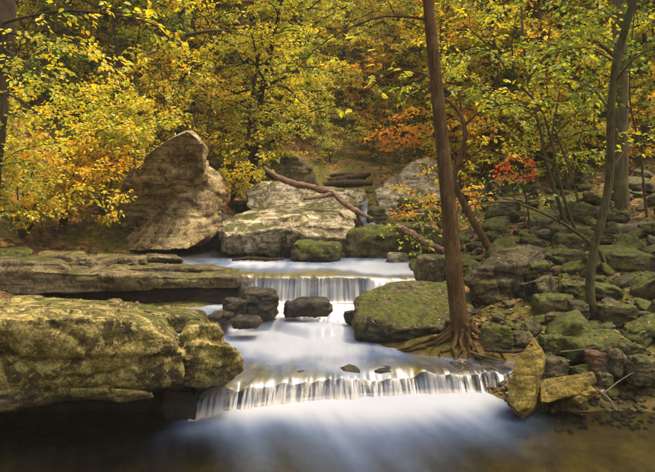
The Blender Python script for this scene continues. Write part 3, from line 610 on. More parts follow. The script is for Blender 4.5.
# evaluate all remeshes at once, then roughen
dg = bpy.context.evaluated_depsgraph_get()
ROCKV, ROCKF, nvv = [], [], 0
for o, mat, amp, strata, seed, vox in PENDING:
    me = bpy.data.meshes.new_from_object(o.evaluated_get(dg))
    old = o.data; o.modifiers.clear(); me.name = o.name
    n = len(me.vertices); V = np.empty(n * 3, np.float32); me.vertices.foreach_get('co', V); V = V.reshape(-1, 3).astype(float)
    Nn = np.empty(n * 3, np.float32); me.vertices.foreach_get('normal', Nn); Nn = Nn.reshape(-1, 3).astype(float)
    ext = np.ptp(V, axis=0); size = ext.max()
    s = 2.4 / max(size, .25)
    q = V + seed
    a = fbm(q * s, 4, .5); c = fbm(q * np.array((s, s, s * 6)) * 1.3 + 9, 3, .6)
    fine = fbm(q * (1 / (vox * 5)), 3, .65)
    rs = np.random.RandomState(int(seed * 10) % 9973); nc = 34 if size > .8 else 16
    seeds = V.min(0) + rs.rand(nc, 3) * ext
    qw = V + np.column_stack([fbm(q * s * 1.6 + k * 31, 2) for k in range(3)]) * size * .10
    sc = np.array((1, 1, 1.9)); d = np.sqrt((((qw[:, None, :] - seeds[None]) * sc) ** 2).sum(-1)); o2 = np.argsort(d, axis=1)[:, :2]
    d1, d2 = np.take_along_axis(d, o2, 1).T
    cell = rs.uniform(-1, 1, nc)[o2[:, 0]]
    cell = cell * ss(d2 - d1, 0, vox * 3.5)
    crack = 1 - ss(d2 - d1, 0, vox * 3.0)
    crack *= ss(fbm(q * s * 1.3 + 50, 2), -.05, .2)
    side = 1 - Nn[:, 2:] ** 2
    D = (amp * .75 * a + amp * .42 * cell - amp * .55 * crack + vox * .55 * fine)[:, None] * Nn + (strata * 1.3 * np.sign(c) * np.abs(c) ** .45)[:, None] * Nn * side
    V = V + D
    me.vertices.foreach_set('co', V.astype(np.float32).ravel())
    me.polygons.foreach_set('use_smooth', np.ones(len(me.polygons), bool))
    me.materials.clear()
    if mat: me.materials.append(mat)
    me.update(); o.data = me; bpy.data.meshes.remove(old)
    if o not in LOOSE:
        L = np.empty(len(me.loops), np.int32); me.loops.foreach_get('vertex_index', L)
        if len(L) == 4 * len(me.polygons):
            ROCKV.append(V); ROCKF.append(L.reshape(-1, 4) + nvv); nvv += n
RV, RF = np.concatenate(ROCKV), np.concatenate(ROCKF)
ROCKBVH = BVHTree.FromPolygons(RV.tolist(), RF.tolist())
LAND = [(P(*q), w) for q, w in [((466, 350, 5.2), 'the exposed tree roots'), ((505, 290, 6.5), 'the big slanted boulder'), ((595, 326, 5.75), 'the foot of the curved trunk'), ((600, 352, 4.9), 'the wide flat mossy boulder'),
    ((525, 380, 4.5), 'the upright yellow slab'), ((600, 361, 4.8), 'the rusty squared stone'), ((650, 370, 4.6), 'the broken pale rock'), ((635, 282, 6.8), 'the thin tilted pale slab'), ((632, 252, 7.7), 'the long mossy slab'), ((575, 250, 7.8), 'the high mossy boulder'),
    ((600, 231, 9.1), 'the old fallen log'), ((623, 214, 10.6), 'the mottled trunk'), ((562, 212, 9.6), 'the foot of the saplings'), ((490, 250, 7.7), 'the foot of the crooked tree'), ((505, 213, 10.6), 'the shaded grey boulder'), ((498, 337, 5.2), 'the mossy cube-like stone'), ((540, 300, 6.4), 'the dark low boulder'),
    ((656, 328, 5.4), 'the large tilted mossy boulder'), ((522, 190, 12.6), 'the boulder under the red leaves'), ((430, 245, 8.6), 'the loose sparse green shrub')]]
def near(x, y): return min(LAND, key=lambda q: (q[0][0] - x) ** 2 + (q[0][1] - y) ** 2)
def rock_label(kind, s, zs, x, y):
    q, w = near(x, y); dx, dy = x - q[0], y - q[1]
    rel = 'uphill of' if dy > .3 else ('streamward of' if dx < -.25 else ('downhill of' if dy < -.3 else 'beside'))
    sz = 'fist-sized' if s < .18 else ('small' if s < .27 else ('mid-sized' if s < .40 else 'hefty'))
    return f"{sz} {'flat' if zs < .78 else 'blocky'} {kind} rock {rel} {w}"
GRP = {'mossy': 'small mossy rocks of the bank', 'grey': 'small grey rocks of the bank', 'right': 'small lichened rocks of the bank'}
KINDS = [('mossy', 'small moss-grown rock among the stones of the bank', 'small mossy rocks of the bank'),
         ('grey', 'small bare grey rock among the stones of the bank', 'small grey rocks of the bank'),
         ('right', 'small lichen-spotted rock among the stones of the bank', 'small lichened rocks of the bank'),
         ('grey', 'small dark damp rock among the stones of the bank', 'small dark rocks of the bank')]
placed, used = [], set()
tries = 0
while len(placed) < 210 and tries < 12000:
    tries += 1
    y = rng.uniform(4.62, 13); x = rng.uniform(1.0 + .04 * (y - 4.6), .58 * y)
    px = CX + F * x / y
    if y > 9.5 and rng.rand() < .5: continue
    s = (.14 + .42 * rng.rand() ** 1.6) * (1 if y < 7 else 1.3)
    if x < 1.5 and y < 5.6: continue
    if x < 1.8 and y < 4.95: continue
    if any((x - a) ** 2 + (y - b) ** 2 < (.33 * (s + c)) ** 2 for a, b, c in placed): continue
    z = hz(x, y)
    hit = ROCKBVH.ray_cast(Vector((x, y, z + 2)), Vector((0, 0, -1)))
    if hit[0] is not None and hit[0].z > z + .16: continue
    placed.append((x, y, s))
    k = rng.randint(len(LOOSE)); km, kl, kg = KINDS[rng.choice(4, p=[.66, .08, .20, .06])]
    src = LOOSE[k]; o = src
    if k in used: o = src.copy(); COL.objects.link(o)
    else: o.data.materials.append(M[km])
    used.add(k)
    o.material_slots[0].link = 'OBJECT'; o.material_slots[0].material = M[km]
    o.location = (x, y, z + s * .10); o.scale = (s, s * rng.uniform(.75, 1.1), s * rng.uniform(.6, 1.0))
    o.rotation_euler = (rng.normal() * .3, rng.normal() * .3, rng.uniform(0, 6.28))
    tag(o, rock_label({'mossy': 'moss-grown', 'grey': 'bare grey', 'right': 'lichen-spotted'}[km], s, o.scale[2] / s, x, y), 'rock', GRP[km])
for k in range(len(LOOSE)):
    if k not in used: bpy.data.objects.remove(LOOSE[k])

# ------------------------------------------------------------------ leaves and trees
def leaf_mesh(name, pos, axis, up, size, rnd, width=.62, lobed=False):
    n = len(pos)
    axis = axis / (np.linalg.norm(axis, axis=1)[:, None] + 1e-9)
    side = np.cross(axis, up); side /= np.linalg.norm(side, axis=1)[:, None] + 1e-9
    nrm = np.cross(side, axis)
    if lobed: prof = [(0, 0, 0), (.18, .42, .05), (.42, .22, .03), (.62, .50, .10), (.68, .18, .03), (1.0, 0, -.08), (.68, -.18, .03), (.62, -.50, .10), (.42, -.22, .03), (.18, -.42, .05)]
    else: prof = [(0, 0, 0), (.30, .5 * width, .08), (.68, .40 * width, .06), (1.0, 0, -.10), (.68, -.40 * width, .06), (.30, -.5 * width, .08)]
    V = np.stack([pos + size[:, None] * (a * axis + b * side + c * nrm) for a, b, c in prof], 1)
    k = len(prof)
    if lobed: q = [(0, 5, 2, 1), (2, 5, 4, 3), (0, 9, 8, 5), (8, 7, 6, 5)]
    else: q = [(0, 3, 2, 1), (0, 5, 4, 3)]
    Fq = (np.arange(n)[:, None, None] * k + np.array(q)[None]).reshape(-1, 4)
    return mesh_np(name, V.reshape(-1, 3), Fq, False, {'rnd': np.repeat(rnd, k)})
def unit(v): return v / (np.linalg.norm(v) + 1e-9)
class Tree:
    """collects wood and leaves in world or local space"""
    def __init__(s, seed): s.rng = np.random.RandomState(seed); s.wood = Geo(); s.tr = Geo(); s.limbs = []; s.split = True; s.lp = []; s.la = []; s.lz = []
    def trunk(s, pts, r, n=None, sides=12, rough=.06):
        p = smooth_path(pts, n or 6 * len(pts)); rr = np.interp(np.linspace(0, 1, len(p)), np.linspace(0, 1, len(r)), r)
        tube(s.tr, p, rr, sides, rough, s.rng); return p, rr
    def twig(s, start, d, L, r, leaf, dens, droop=.12):
        rng = s.rng; n = 5; p = [np.array(start)]; d = unit(d)
        for k in range(n - 1):
            d = unit(d + rng.normal(size=3) * .22 + np.array((0, 0, -droop * .6))); p.append(p[-1] + d * L / (n - 1))
        p = np.array(p); tube(s.wood, p, np.linspace(r, r * .3, n), 3)
        m = max(2, int(L * dens))
        t = rng.uniform(.12, 1.02, m) * (n - 1); i = np.minimum(t.astype(int), n - 2); f = (t - i)[:, None]
        b = p[i] * (1 - f) + p[i + 1] * f; tang = p[i + 1] - p[i]; tang /= np.linalg.norm(tang, axis=1)[:, None]
        sd = np.cross(tang, (0, 0, 1.)); sd /= np.linalg.norm(sd, axis=1)[:, None] + 1e-9
        sg = np.where(rng.rand(m) < .5, -1, 1)[:, None]
        ax = tang * .6 + sd * sg * rng.uniform(.5, 1.1, (m, 1)) + rng.normal(size=(m, 3)) * .25; ax[:, 2] -= rng.uniform(0, .55, m)
        sz = leaf * rng.uniform(.6, 1.2, m)
        s.lp.append(b + sd * sg * rng.uniform(0, .5, (m, 1)) * leaf + rng.normal(size=(m, 3)) * .02); s.la.append(ax); s.lz.append(sz)
    def limb(s, pts, r0, leaf, dens, tw_len=.5, tw_n=6, t0=.15, sub=2, r1=None, flat=.25, sides=6):
        if s.split: s.wood = Geo(); s.limbs.append(s.wood)
        rng = s.rng; L = sum(np.linalg.norm(np.subtract(pts[k + 1], pts[k])) for k in range(len(pts) - 1))
        p = smooth_path(pts, max(6, int(L * 9))); tube(s.wood, p, np.linspace(r0, r1 or r0 * .25, len(p)), sides, .08, rng)
        n = max(1, int(L * tw_n))
        for k in range(n):
            t = t0 + (1 - t0) * (k + rng.rand()) / n; i = min(int(t * (len(p) - 1)), len(p) - 2)
            tang = unit(p[i + 1] - p[i]); sd = unit(np.cross(tang, (0, 0, 1.)) + 1e-6) * (1 if k % 2 else -1)
            d = unit(tang * rng.uniform(.2, .9) + sd * rng.uniform(.5, 1.0) + rng.normal(size=3) * flat)
            l = tw_len * rng.uniform(.6, 1.25) * (1.1 - .5 * t)
            s.twig(p[i], d, l, r0 * .28, leaf, dens)
            for q in range(sub):
                st = p[i] + d * l * rng.uniform(.25, .8)
                d2 = unit(d * .6 + np.cross(d, (0, 0, 1.)) * rng.choice((-1, 1)) * .8 + rng.normal(size=3) * flat)
                s.twig(st, d2, l * .55, r0 * .18, leaf, dens)
        return p
    def leafmesh(s, name, lobed=False, width=.62, tilt=.5):
        p, a, z = np.concatenate(s.lp), np.concatenate(s.la), np.concatenate(s.lz); rng = s.rng
        up = np.array((0, 0, 1.)) + rng.normal(size=(len(p), 3)) * tilt
        r = np.clip(.48 + .75 * fbm(p * 1.3 + 3, 3) + rng.normal(size=len(p)) * .22, 0, 1)
        return leaf_mesh(name, p, a, up, z, r, width, lobed)
    def build(s, name, label, cat, base, bark, leafmat, group=None, lobed=False, width=.62):
        e = empty(name, base); tag(e, label, cat, group); off = Vector(base)
        def part(nm, me, mt):
            me.transform(Matrix.Translation(-off)); o = obj(nm, me, mt, e); o.material_slots[0].link = 'OBJECT'; o.material_slots[0].material = mt; return o
        if s.tr.n: part('trunk', s.tr.mesh('trunk'), bark)
        if s.split:
            for w in s.limbs: part('limb', w.mesh('limb'), bark)
        elif s.wood.n: part('branches', s.wood.mesh('branches'), bark)
        if s.lp: part('crown', s.leafmesh('crown', lobed, width), leafmat)
        return e
def copy_tree(e, loc, rz, sc, leafmat, bark, label, cat, group):
    c = e.copy(); COL.objects.link(c); c.location = loc; c.rotation_euler = (0, 0, rz); c.scale = (sc,) * 3
    for ch in e.children:
        d = ch.copy(); COL.objects.link(d); d.parent = c
        d.material_slots[0].material = leafmat if ch.name.startswith('crown') else bark
    return tag(c, label, cat, group)

def template(seed, H, r, base, spread, nlimb, leaf, dens, name='tree', stems=1, tw=.55, sub=2):
    T = Tree(seed); rng = T.rng; T.split = False
    for st in range(stems):
        a0 = rng.uniform(0, 6.28); ln = (.10 if stems == 1 else .45)
        pts = [np.array((0, 0, -.25 * r / .08)), np.array((rng.normal() * .05, rng.normal() * .05, H * .12))]
        d = np.array((math.cos(a0) * ln, math.sin(a0) * ln, 1))
        for k in range(4): d = unit(d + rng.normal(size=3) * .13 + np.array((0, 0, .05))); pts.append(pts[-1] + d * H * .22)
        p, rr = T.trunk(pts, [r * 1.25, r, r * .75, r * .5, r * .25], sides=8)
        for k in range(nlimb // stems):
            t = base + (1 - base) * (k + rng.rand()) / (nlimb // stems); i = min(int(t * (len(p) - 1)), len(p) - 1)
            a = k * 2.4 + rng.normal() * .4; l = spread * (1.05 - .65 * abs(t - .45)) * rng.uniform(.65, 1.2)
            d = unit(np.array((math.cos(a), math.sin(a), rng.uniform(-.05, .55)))); q = [p[i]]
            for j in range(3): d = unit(d + rng.normal(size=3) * .2 + np.array((0, 0, -.06))); q.append(q[-1] + d * l / 3)
            T.limb(q, rr[i] * .5 + .006, leaf, dens, tw, 5.0, .2, sub)
    return T
def gold_at(px, py): return None
TM = []
for k in range(4):
    TM.append(template(20 + k, 6.0, .075, .10, 2.0, 34, .070, 52).build('tree', 'x', 'tree', (0, 0, 0), M['bark_olive'], M['leaf_yellow']))
TS = []
for k in range(3):
    TS.append(template(40 + k, 2.3, .022, .12, .95, 26, .062, 44, stems=3, tw=.36, sub=2).build('shrub', 'x', 'shrub', (0, 0, 0), M['bark_olive'], M['leaf_yellow']))
TT = []
for k in range(2):
    TT.append(template(60 + k, 13.0, .13, .52, 2.6, 26, .11, 18, tw=.7).build('tall_tree', 'x', 'tree', (0, 0, 0), M['bark'], M['leaf_yellow']))

COLN = {'leaf_gold': 'golden', 'leaf_yellow': 'yellow-green', 'leaf_lime': 'lime green', 'leaf_green': 'green', 'leaf_orange': 'orange-gold'}
rng = np.random.RandomState(11)
def pick(px):
    if px < 200: w = [.36, .34, .18, .09, .03]
    elif px < 330: w = [.10, .32, .44, .12, .02]
    elif px < 450: w = [.16, .30, .30, .06, .18]
    elif px < 540: w = [.10, .34, .22, .20, .14]
    else: w = [.04, .38, .26, .31, .01]
    return ['leaf_gold', 'leaf_yellow', 'leaf_lime', 'leaf_green', 'leaf_orange'][rng.choice(5, p=w)]
first = {}
TLAND = [(P(*q), w) for q, w in [((30, 236, 9.2), 'the golden shrub at the ledge'), ((165, 220, 10.2), 'the leaning boulder'), ((250, 180, 12.9), 'the small green tree'), ((295, 170, 14.5), 'the rounded grey boulder'), ((345, 176, 16), 'the far stacked logs'),
    ((420, 180, 13), 'the steep pale boulder'), ((449, 185, 14.5), 'the small orange tree'), ((528, 207, 9.8), 'the red-leaved sapling'), ((565, 210, 9.7), 'the leaning saplings'), ((623, 216, 10.6), 'the mottled trunk'), ((-20, 240, 8), 'the dark old tree')]]
def tree_label(kind, lm, sc, x, y, lo, hi):
    # the landmark it stands behind, seen along the valley
    q, w = min(TLAND, key=lambda q: abs(math.atan2(q[0][0], q[0][1]) - math.atan2(x, y)))
    d = y - q[1]; rel = 'right behind' if d < 3 else ('uphill of' if d < 8 else ('well uphill of' if d < 15 else 'high on the hillside behind'))
    sz = ('short' if sc < lo + (hi - lo) / 3 else ('middling' if sc < lo + (hi - lo) * .67 else 'tall'))
    if kind == 'shrub': sz = {'short': 'low', 'middling': 'spreading', 'tall': 'big'}[sz]
    return f"{sz} {COLN[lm]} leaved {kind} {rel} {w}"
def put(T, kind, x, y, sc, lm, bark, label, group, z=None):
    e = T[rng.randint(len(T))]; zz = hz(x, y) if z is None else z
    if e.name not in first:
        first[e.name] = 1
        e.location = (x, y, zz); e.rotation_euler = (0, 0, rng.uniform(0, 6.28)); e.scale = (sc,) * 3
        for ch in e.children: ch.material_slots[0].material = lm if ch.name.startswith('crown') else bark
        return tag(e, label, kind, group)
    return copy_tree(e, (x, y, zz), rng.uniform(0, 6.28), sc, lm, bark, label, kind, group)
spots = []
tries = 0
while len(spots) < 165 and tries < 9000:
    tries += 1
    y = 12.5 + 28 * rng.rand() ** 1.1; x = rng.uniform(-.60, .60) * y
    px = CX + F * x / y
    if y < 18 and -1.6 < x < 3.0: continue
    if y < 13.6 and x > -2.6: continue
    if y < 20 and 330 < px < 430: continue
    if any((x - a) ** 2 + (y - b) ** 2 < (.80 + .022 * y) ** 2 for a, b in spots): continue
    spots.append((x, y)); lm = pick(px)
    side = 'the slope above the ledge' if px < 215 else ('the hillside up the stream' if px < 450 else 'the hillside behind the mottled trunk')
    sc = rng.uniform(.8, 1.35)
    put(TM, 'tree', x, y, sc, M[lm], M['bark_olive'] if rng.rand() < .6 else M['bark_dark'],
        tree_label('tree', lm, sc, x, y, .8, 1.35), 'slender ' + COLN[lm] + ' trees of the hillsides')
n = 0; tries = 0; sh = []
while n < 170 and tries < 9000:
    tries += 1
    y = 10.6 + 22 * rng.rand(); x = rng.uniform(-.58, .58) * y; px = CX + F * x / y
    if -1.9 < x < 2.4 and y < 17: continue
    if 345 < px < 420 and y < 18: continue
    if px > 430 and y < 12.5 and rng.rand() < .8: continue
    if any((x - a) ** 2 + (y - b) ** 2 < .8 ** 2 for a, b in sh): continue
    sh.append((x, y)); n += 1; lm = pick(px)
    side = 'the slope above the ledge' if px < 215 else ('the hillside up the stream' if px < 450 else 'the hillside behind the mottled trunk')
    sc = rng.uniform(.6, 1.1)
    put(TS, 'shrub', x, y, sc, M[lm], M['bark_olive'], tree_label('shrub', lm, sc, x, y, .6, 1.1), COLN[lm] + ' shrubs of the hillsides')
for px, y, sc, lm in [(300, 18.5, .9, 'leaf_lime'), (322, 20.5, 1.1, 'leaf_yellow'), (345, 22.5, 1.1, 'leaf_lime'), (366, 20.5, .8, 'leaf_orange'), (384, 23.5, 1.1, 'leaf_yellow'), (402, 21.0, .9, 'leaf_gold'), (356, 25.5, 1.1, 'leaf_yellow'),
                      (330, 17.2, .7, 'leaf_yellow'), (312, 23.5, 1.1, 'leaf_lime'), (395, 26.5, 1.1, 'leaf_lime'), (372, 18.4, .55, 'leaf_orange'), (420, 24.5, 1.1, 'leaf_lime'), (340, 28, 1.1, 'leaf_yellow'), (375, 29, 1.1, 'leaf_gold')]:
    x = (px - CX) / F * y
    put(TS, 'shrub', x, y, sc * 1.15, M[lm], M['bark_olive'], tree_label('shrub', lm, sc, x, y, .5, 1.1), COLN[lm] + ' shrubs of the hillsides')
n = 0; tries = 0; tt = []
while n < 9 and tries < 3000:
    tries += 1
    y = 14 + 16 * rng.rand(); x = rng.uniform(-.55, .55) * y; px = CX + F * x / y
    if -3 < x < 4 and y < 19: continue
    if any((x - a) ** 2 + (y - b) ** 2 < 6 for a, b in tt): continue
    tt.append((x, y)); n += 1
    put(TT, 'tree', x, y, rng.uniform(.8, 1.15), M['leaf_yellow'], M['bark'], tree_label('tree', 'leaf_yellow', 2, x, y, 0, 1).replace('tall yellow-green leaved', 'towering bare-stemmed'), 'tall bare-stemmed trees of the hillside')

for x, y, sc in [(5.0, 5.6, .8), (6.0, 8.4, .9), (7.2, 6.2, .95), (5.2, 3.2, .8), (7.6, 10.5, 1.0)]:
    put(TT, 'tree', x, y, sc, M['leaf_green'], M['bark'], {5.0: 'tall tree shading the broken pale rock of the bank', 6.0: 'tall tree shading the long mossy slab', 7.2: 'tall tree standing back from the curved trunk', 5.2: 'tall tree beside the lower pool', 7.6: 'tall tree standing off the end of the old log'}[x], 'tall trees shading the rocky bank')
# -- hero trees
def pth(*a): return [P(*q) for q in a]
# brown trunk at the water
T = Tree(101)
def pth5(*a): return [P(q[0], q[1], q[2] + .2) for q in a]
zb = P(463, 342, 5.45)
T.trunk(pth5((464, 352, 5.25), (463, 342, 5.25), (461, 331, 5.25), (456, 290, 5.25), (448, 200, 5.27), (438, 100, 5.3), (428, 0, 5.32), (416, -130, 5.4), (408, -260, 5.5)), [.135, .110, .084, .074, .065, .056, .047, .042, .035], 60, 16, .05)
T.limb(pth5((428, 20, 5.32), (410, 17, 5.3), (380, 17, 5.2), (345, 30, 5.1), (318, 47, 5.0), (292, 74, 4.95)), .014, .085, 8, .30, 2.2, .45, 0, .004)
T.limb(pth5((436, 84, 5.32), (424, 74, 5.5), (405, 70, 5.8), (386, 76, 6.1), (362, 96, 6.5), (352, 110, 6.8)), .012, .085, 12, .35, 3, .3, 1, .004)
for (a, b, c, d, e, f) in [(416, -110, 330, -150, 260, -90), (414, -140, 500, -170, 590, -120), (410, -200, 420, -260, 380, -330), (410, -180, 470, -250, 520, -290)]:
    T.limb(pth5((a, b, 5.4), (c, d, 5.9), (e, f, 6.6)), .035, .1, 16, .55, 5, .25, 1)
tree = T.build('tree', 'straight brown-barked tree leaning from exposed roots at the water', 'tree', (zb[0], zb[1], .2), M['bark'], M['leaf_lime'])
off = Vector((zb[0], zb[1], .2))
rr = np.random.RandomState(77)
for k in range(12):
    ang = math.radians([186, 204, 228, 252, 277, 300, 326, 350, 172, 10, 216, 290][k] + rr.uniform(-9, 9)); L = rr.uniform(.28, .5) * (1.5 if abs(math.cos(ang)) > .8 else 1.0)
    m = 30; t = np.linspace(0, 1, m); wig = np.cumsum(rr.normal(size=m)) * .045
    wx = zb[0] + np.cos(ang + wig) * (.06 + L * t); wy = zb[1] + np.sin(ang + wig) * (.06 + L * t * .8)
    gz = height(np.column_stack([wx, wy])); gz = np.maximum(gz, .13)
    wz = gz + .004 + (.16 - .004) * (1 - t) ** 5 * rr.uniform(.5, 1.0) + .012 * np.sin(t * rr.uniform(6, 14) + k) * t
    g = Geo(); tube(g, np.column_stack([wx, wy, wz]), np.interp(t, [0, .12, 1], [.034, rr.uniform(.011, .02), .003]), 7, .15, rr)
    me = g.mesh('root'); me.transform(Matrix.Translation(-off)); obj('root', me, M['bark'], tree)
# curved tree behind it
T = Tree(102)
T.trunk(pth((494, 262, 7.7), (490, 250, 7.7), (476, 226, 7.75), (462, 200, 7.8), (454, 180, 7.8), (459, 162, 7.8), (465, 140, 7.8), (462, 118, 7.8), (452, 104, 7.8), (442, 97, 7.85)), [.062, .052, .045, .041, .038, .035, .031, .026, .021, .015], 50, 10)
for q in [[(462, 118, 7.8), (458, 90, 7.9), (448, 60, 8.0), (440, 36, 8.1), (446, -20, 8.2), (440, -90, 8.3)], [(464, 126, 7.8), (480, 112, 7.7), (505, 104, 7.5), (530, 103, 7.3)], [(445, 99, 7.85), (430, 92, 8.0), (412, 92, 8.3)], [(458, 168, 7.8), (480, 150, 7.6), (500, 148, 7.4)], [(452, 70, 7.95), (480, 40, 8.1), (510, 20, 8.3)]]:
    T.limb(pth(*q), .014, .060, 36, .5, 6, .2, 2)
T.build('tree', 'crooked thin tree bending behind the straight brown trunk', 'tree', P(490, 252, 7.7), M['bark'], M['leaf_yellow'])
# curved tree at right
T = Tree(103)
T.trunk(pth((596, 336, 5.75), (595, 326, 5.75), (590, 290, 5.75), (594, 250, 5.75), (604, 210, 5.75), (610, 170, 5.75), (611, 110, 5.72), (617, 60, 5.7), (628, 20, 5.65), (640, -20, 5.6), (660, -90, 5.5), (670, -200, 5.5)), [.064, .048, .041, .038, .037, .036, .035, .034, .033, .030, .026, .02], 70, 12, .06)
for q in [[(611, 112, 5.72), (590, 86, 5.9), (560, 78, 6.2), (525, 80, 6.6)], [(616, 62, 5.7), (588, 48, 6.2), (560, 52, 6.5), (530, 62, 7.0)], [(624, 30, 5.68), (606, 12, 5.8), (580, 6, 6.1), (548, 0, 6.4)], [(614, 84, 5.7), (630, 62, 5.6), (650, 50, 5.5), (676, 46, 5.4)],
          [(609, 176, 5.75), (626, 150, 5.8), (648, 140, 5.9), (675, 138, 6)], [(640, -30, 5.6), (600, -90, 5.9), (540, -110, 6.3)], [(660, -100, 5.5), (700, -150, 5.5)]]:
    T.limb(pth(*q), .011, .056, 32, .42, 6, .25, 1)
T.build('tree', 'slender curved dark-stemmed tree growing out of the mossy rocks', 'tree', P(595, 324, 5.75), M['bark_olive'], M['leaf_green'])
# arching branch-like sapling that crosses behind it
T = Tree(104)
T.trunk(pth((604, 262, 7.0), (596, 248, 7.0), (570, 228, 6.95), (545, 214, 6.9), (515, 203, 6.85), (485, 203, 6.8), (466, 206, 6.8)), [.022, .020, .017, .015, .012, .009, .005], 40, 8)
for q in [[(520, 204, 6.85), (505, 190, 6.8), (488, 178, 6.7)], [(560, 221, 6.9), (548, 200, 7), (540, 185, 7.1)]]: T.limb(pth(*q), .008, .07, 14, .3, 5, .2, 1)
T.build('sapling', 'bent bare sapling arching low over the bank boulders', 'tree', P(604, 258, 7.0), M['bark_olive'], M['leaf_green'])
# mottled thick trunk
T = Tree(105)
T.trunk(pth((624, 232, 10.6), (623, 214, 10.6), (621, 180, 10.6), (621, 100, 10.6), (619, 0, 10.6), (616, -150, 10.6), (614, -300, 10.7)), [.16, .125, .115, .11, .105, .09, .065], 50, 14, .05)
for q in [[(616, -100, 10.6), (540, -150, 10.2), (480, -130, 10)], [(616, -150, 10.6), (690, -190, 10.2), (760, -180, 10)], [(615, -220, 10.6), (560, -290, 11)], [(620, 60, 10.6), (590, 40, 10.2), (556, 50, 9.9), (520, 48, 9.7)], [(620, 20, 10.6), (650, 0, 10.2), (690, -6, 9.9)]]:
    T.limb(pth(*q), .04, .1, 16, .7, 5, .25, 2)
T.build('tree', 'thick straight tree with pale mottled bark beyond the old log', 'tree', P(623, 216, 10.6), M['bark_pale'], M['leaf_green'])
# leaning saplings
for k, (pts, r, lim) in enumerate([
    ([(590, 262, 8.2), (580, 240, 8.2), (566, 205, 8.2), (556, 165, 8.2), (551, 140, 8.2), (540, 108, 8.1), (515, 80, 8.0), (490, 48, 7.9), (462, 22, 7.8)], .034, [[(551, 140, 8.2), (560, 90, 8.3), (572, 40, 8.4), (580, -20, 8.5)], [(540, 108, 8.1), (510, 104, 7.9), (478, 96, 7.7)], [(515, 80, 8), (512, 40, 7.9), (520, 0, 7.8)], [(556, 165, 8.2), (530, 150, 8), (505, 132, 7.8)], [(490, 48, 7.9), (470, 50, 7.6), (450, 60, 7.4)]]),
    ([(570, 232, 9.4), (562, 212, 9.4), (548, 168, 9.4), (540, 130, 9.5), (528, 80, 9.6), (522, 20, 9.8), (520, -60, 10)], .05, [[(545, 150, 9.4), (570, 120, 9.3), (600, 110, 9.2)], [(536, 110, 9.5), (500, 90, 9.3), (470, 84, 9.1)], [(528, 80, 9.6), (560, 40, 9.6), (590, 30, 9.6)], [(524, 40, 9.8), (490, 10, 9.7), (460, 4, 9.6)]]),
    ([(584, 226, 9.9), (578, 200, 9.9), (566, 160, 10), (552, 120, 10.1), (546, 70, 10.2), (552, 10, 10.3), (556, -70, 10.5)], .03, [[(560, 140, 10), (590, 130, 9.8), (620, 132, 9.6)], [(549, 100, 10.1), (520, 70, 10), (500, 60, 10)], [(548, 50, 10.2), (580, 20, 10.2), (610, 10, 10.2)]]),
    ([(648, 225, 9.6), (645, 200, 9.6), (640, 150, 9.6), (630, 100, 9.7), (632, 40, 9.8), (640, -40, 10)], .03, [[(640, 150, 9.6), (660, 110, 9.5), (690, 100, 9.4)], [(632, 110, 9.7), (600, 90, 9.5), (575, 94, 9.4)], [(631, 60, 9.8), (660, 30, 9.7), (690, 20, 9.6)], [(632, 60, 9.8), (604, 36, 9.7), (580, 30, 9.6)]])]):
    T = Tree(110 + k); T.trunk(pth(*pts), np.linspace(r * .72, r * .25, 6), 50, 8)
    for q in lim: T.limb(pth(*q), r * .38, .056, 40, .55, 7, .15, 2)
    T.build('sapling', ['slim sapling leaning far over towards the straight brown trunk', 'dark upright sapling leaning gently among the thinner saplings', 'whip-thin sapling rising beside the dark upright sapling', 'thin sapling standing close to the mottled tree'][k], 'tree', P(*pts[1]), M['bark_olive'], M[['leaf_green', 'leaf_yellow', 'leaf_green', 'leaf_green'][k]])
# red-leaved sprig tree
T = Tree(120); T.trunk(pth((530, 234, 8.9), (528, 210, 8.9), (522, 180, 8.8), (516, 160, 8.7), (512, 140, 8.7)), [.014, .012, .01, .008, .005], 24, 6)
for q in [[(522, 180, 9.7), (512, 172, 9.5), (500, 172, 9.4)], [(517, 166, 9.6), (524, 160, 9.4), (534, 160, 9.3)], [(514, 150, 9.6), (504, 158, 9.5), (498, 166, 9.4)]]: T.limb(pth((q[0][0], q[0][1], q[0][2] - .9), (q[1][0], q[1][1], q[1][2] - .9), (q[2][0], q[2][1], q[2][2] - .9)), .006, .075, 42, .24, 9, .1, 1)
T.build('sapling', 'little sapling with bright red leaves', 'tree', P(529, 228, 8.9), M['bark_olive'], M['leaf_red'], lobed=True)
# orange-leaved small tree above the far slope
T = Tree(121); T.trunk(pth((452, 200, 14.5), (446, 170, 14.5), (436, 140, 14.4), (424, 116, 14.3)), [.05, .042, .03, .012], 26, 7)
for q in [[(440, 150, 14.4), (415, 138, 14), (385, 140, 13.7)], [(432, 132, 14.3), (405, 126, 14), (378, 130, 13.8)], [(426, 120, 14.3), (410, 112, 14.1), (396, 116, 13.9)], [(440, 148, 14.4), (462, 130, 14.2), (480, 128, 14)]]: T.limb(pth(*q), .014, .085, 34, .6, 6, .12, 2)
T.build('tree', 'small tree with spreading orange leaves above the far slope', 'tree', P(449, 185, 14.5), M['bark_dark'], M['leaf_orange'])
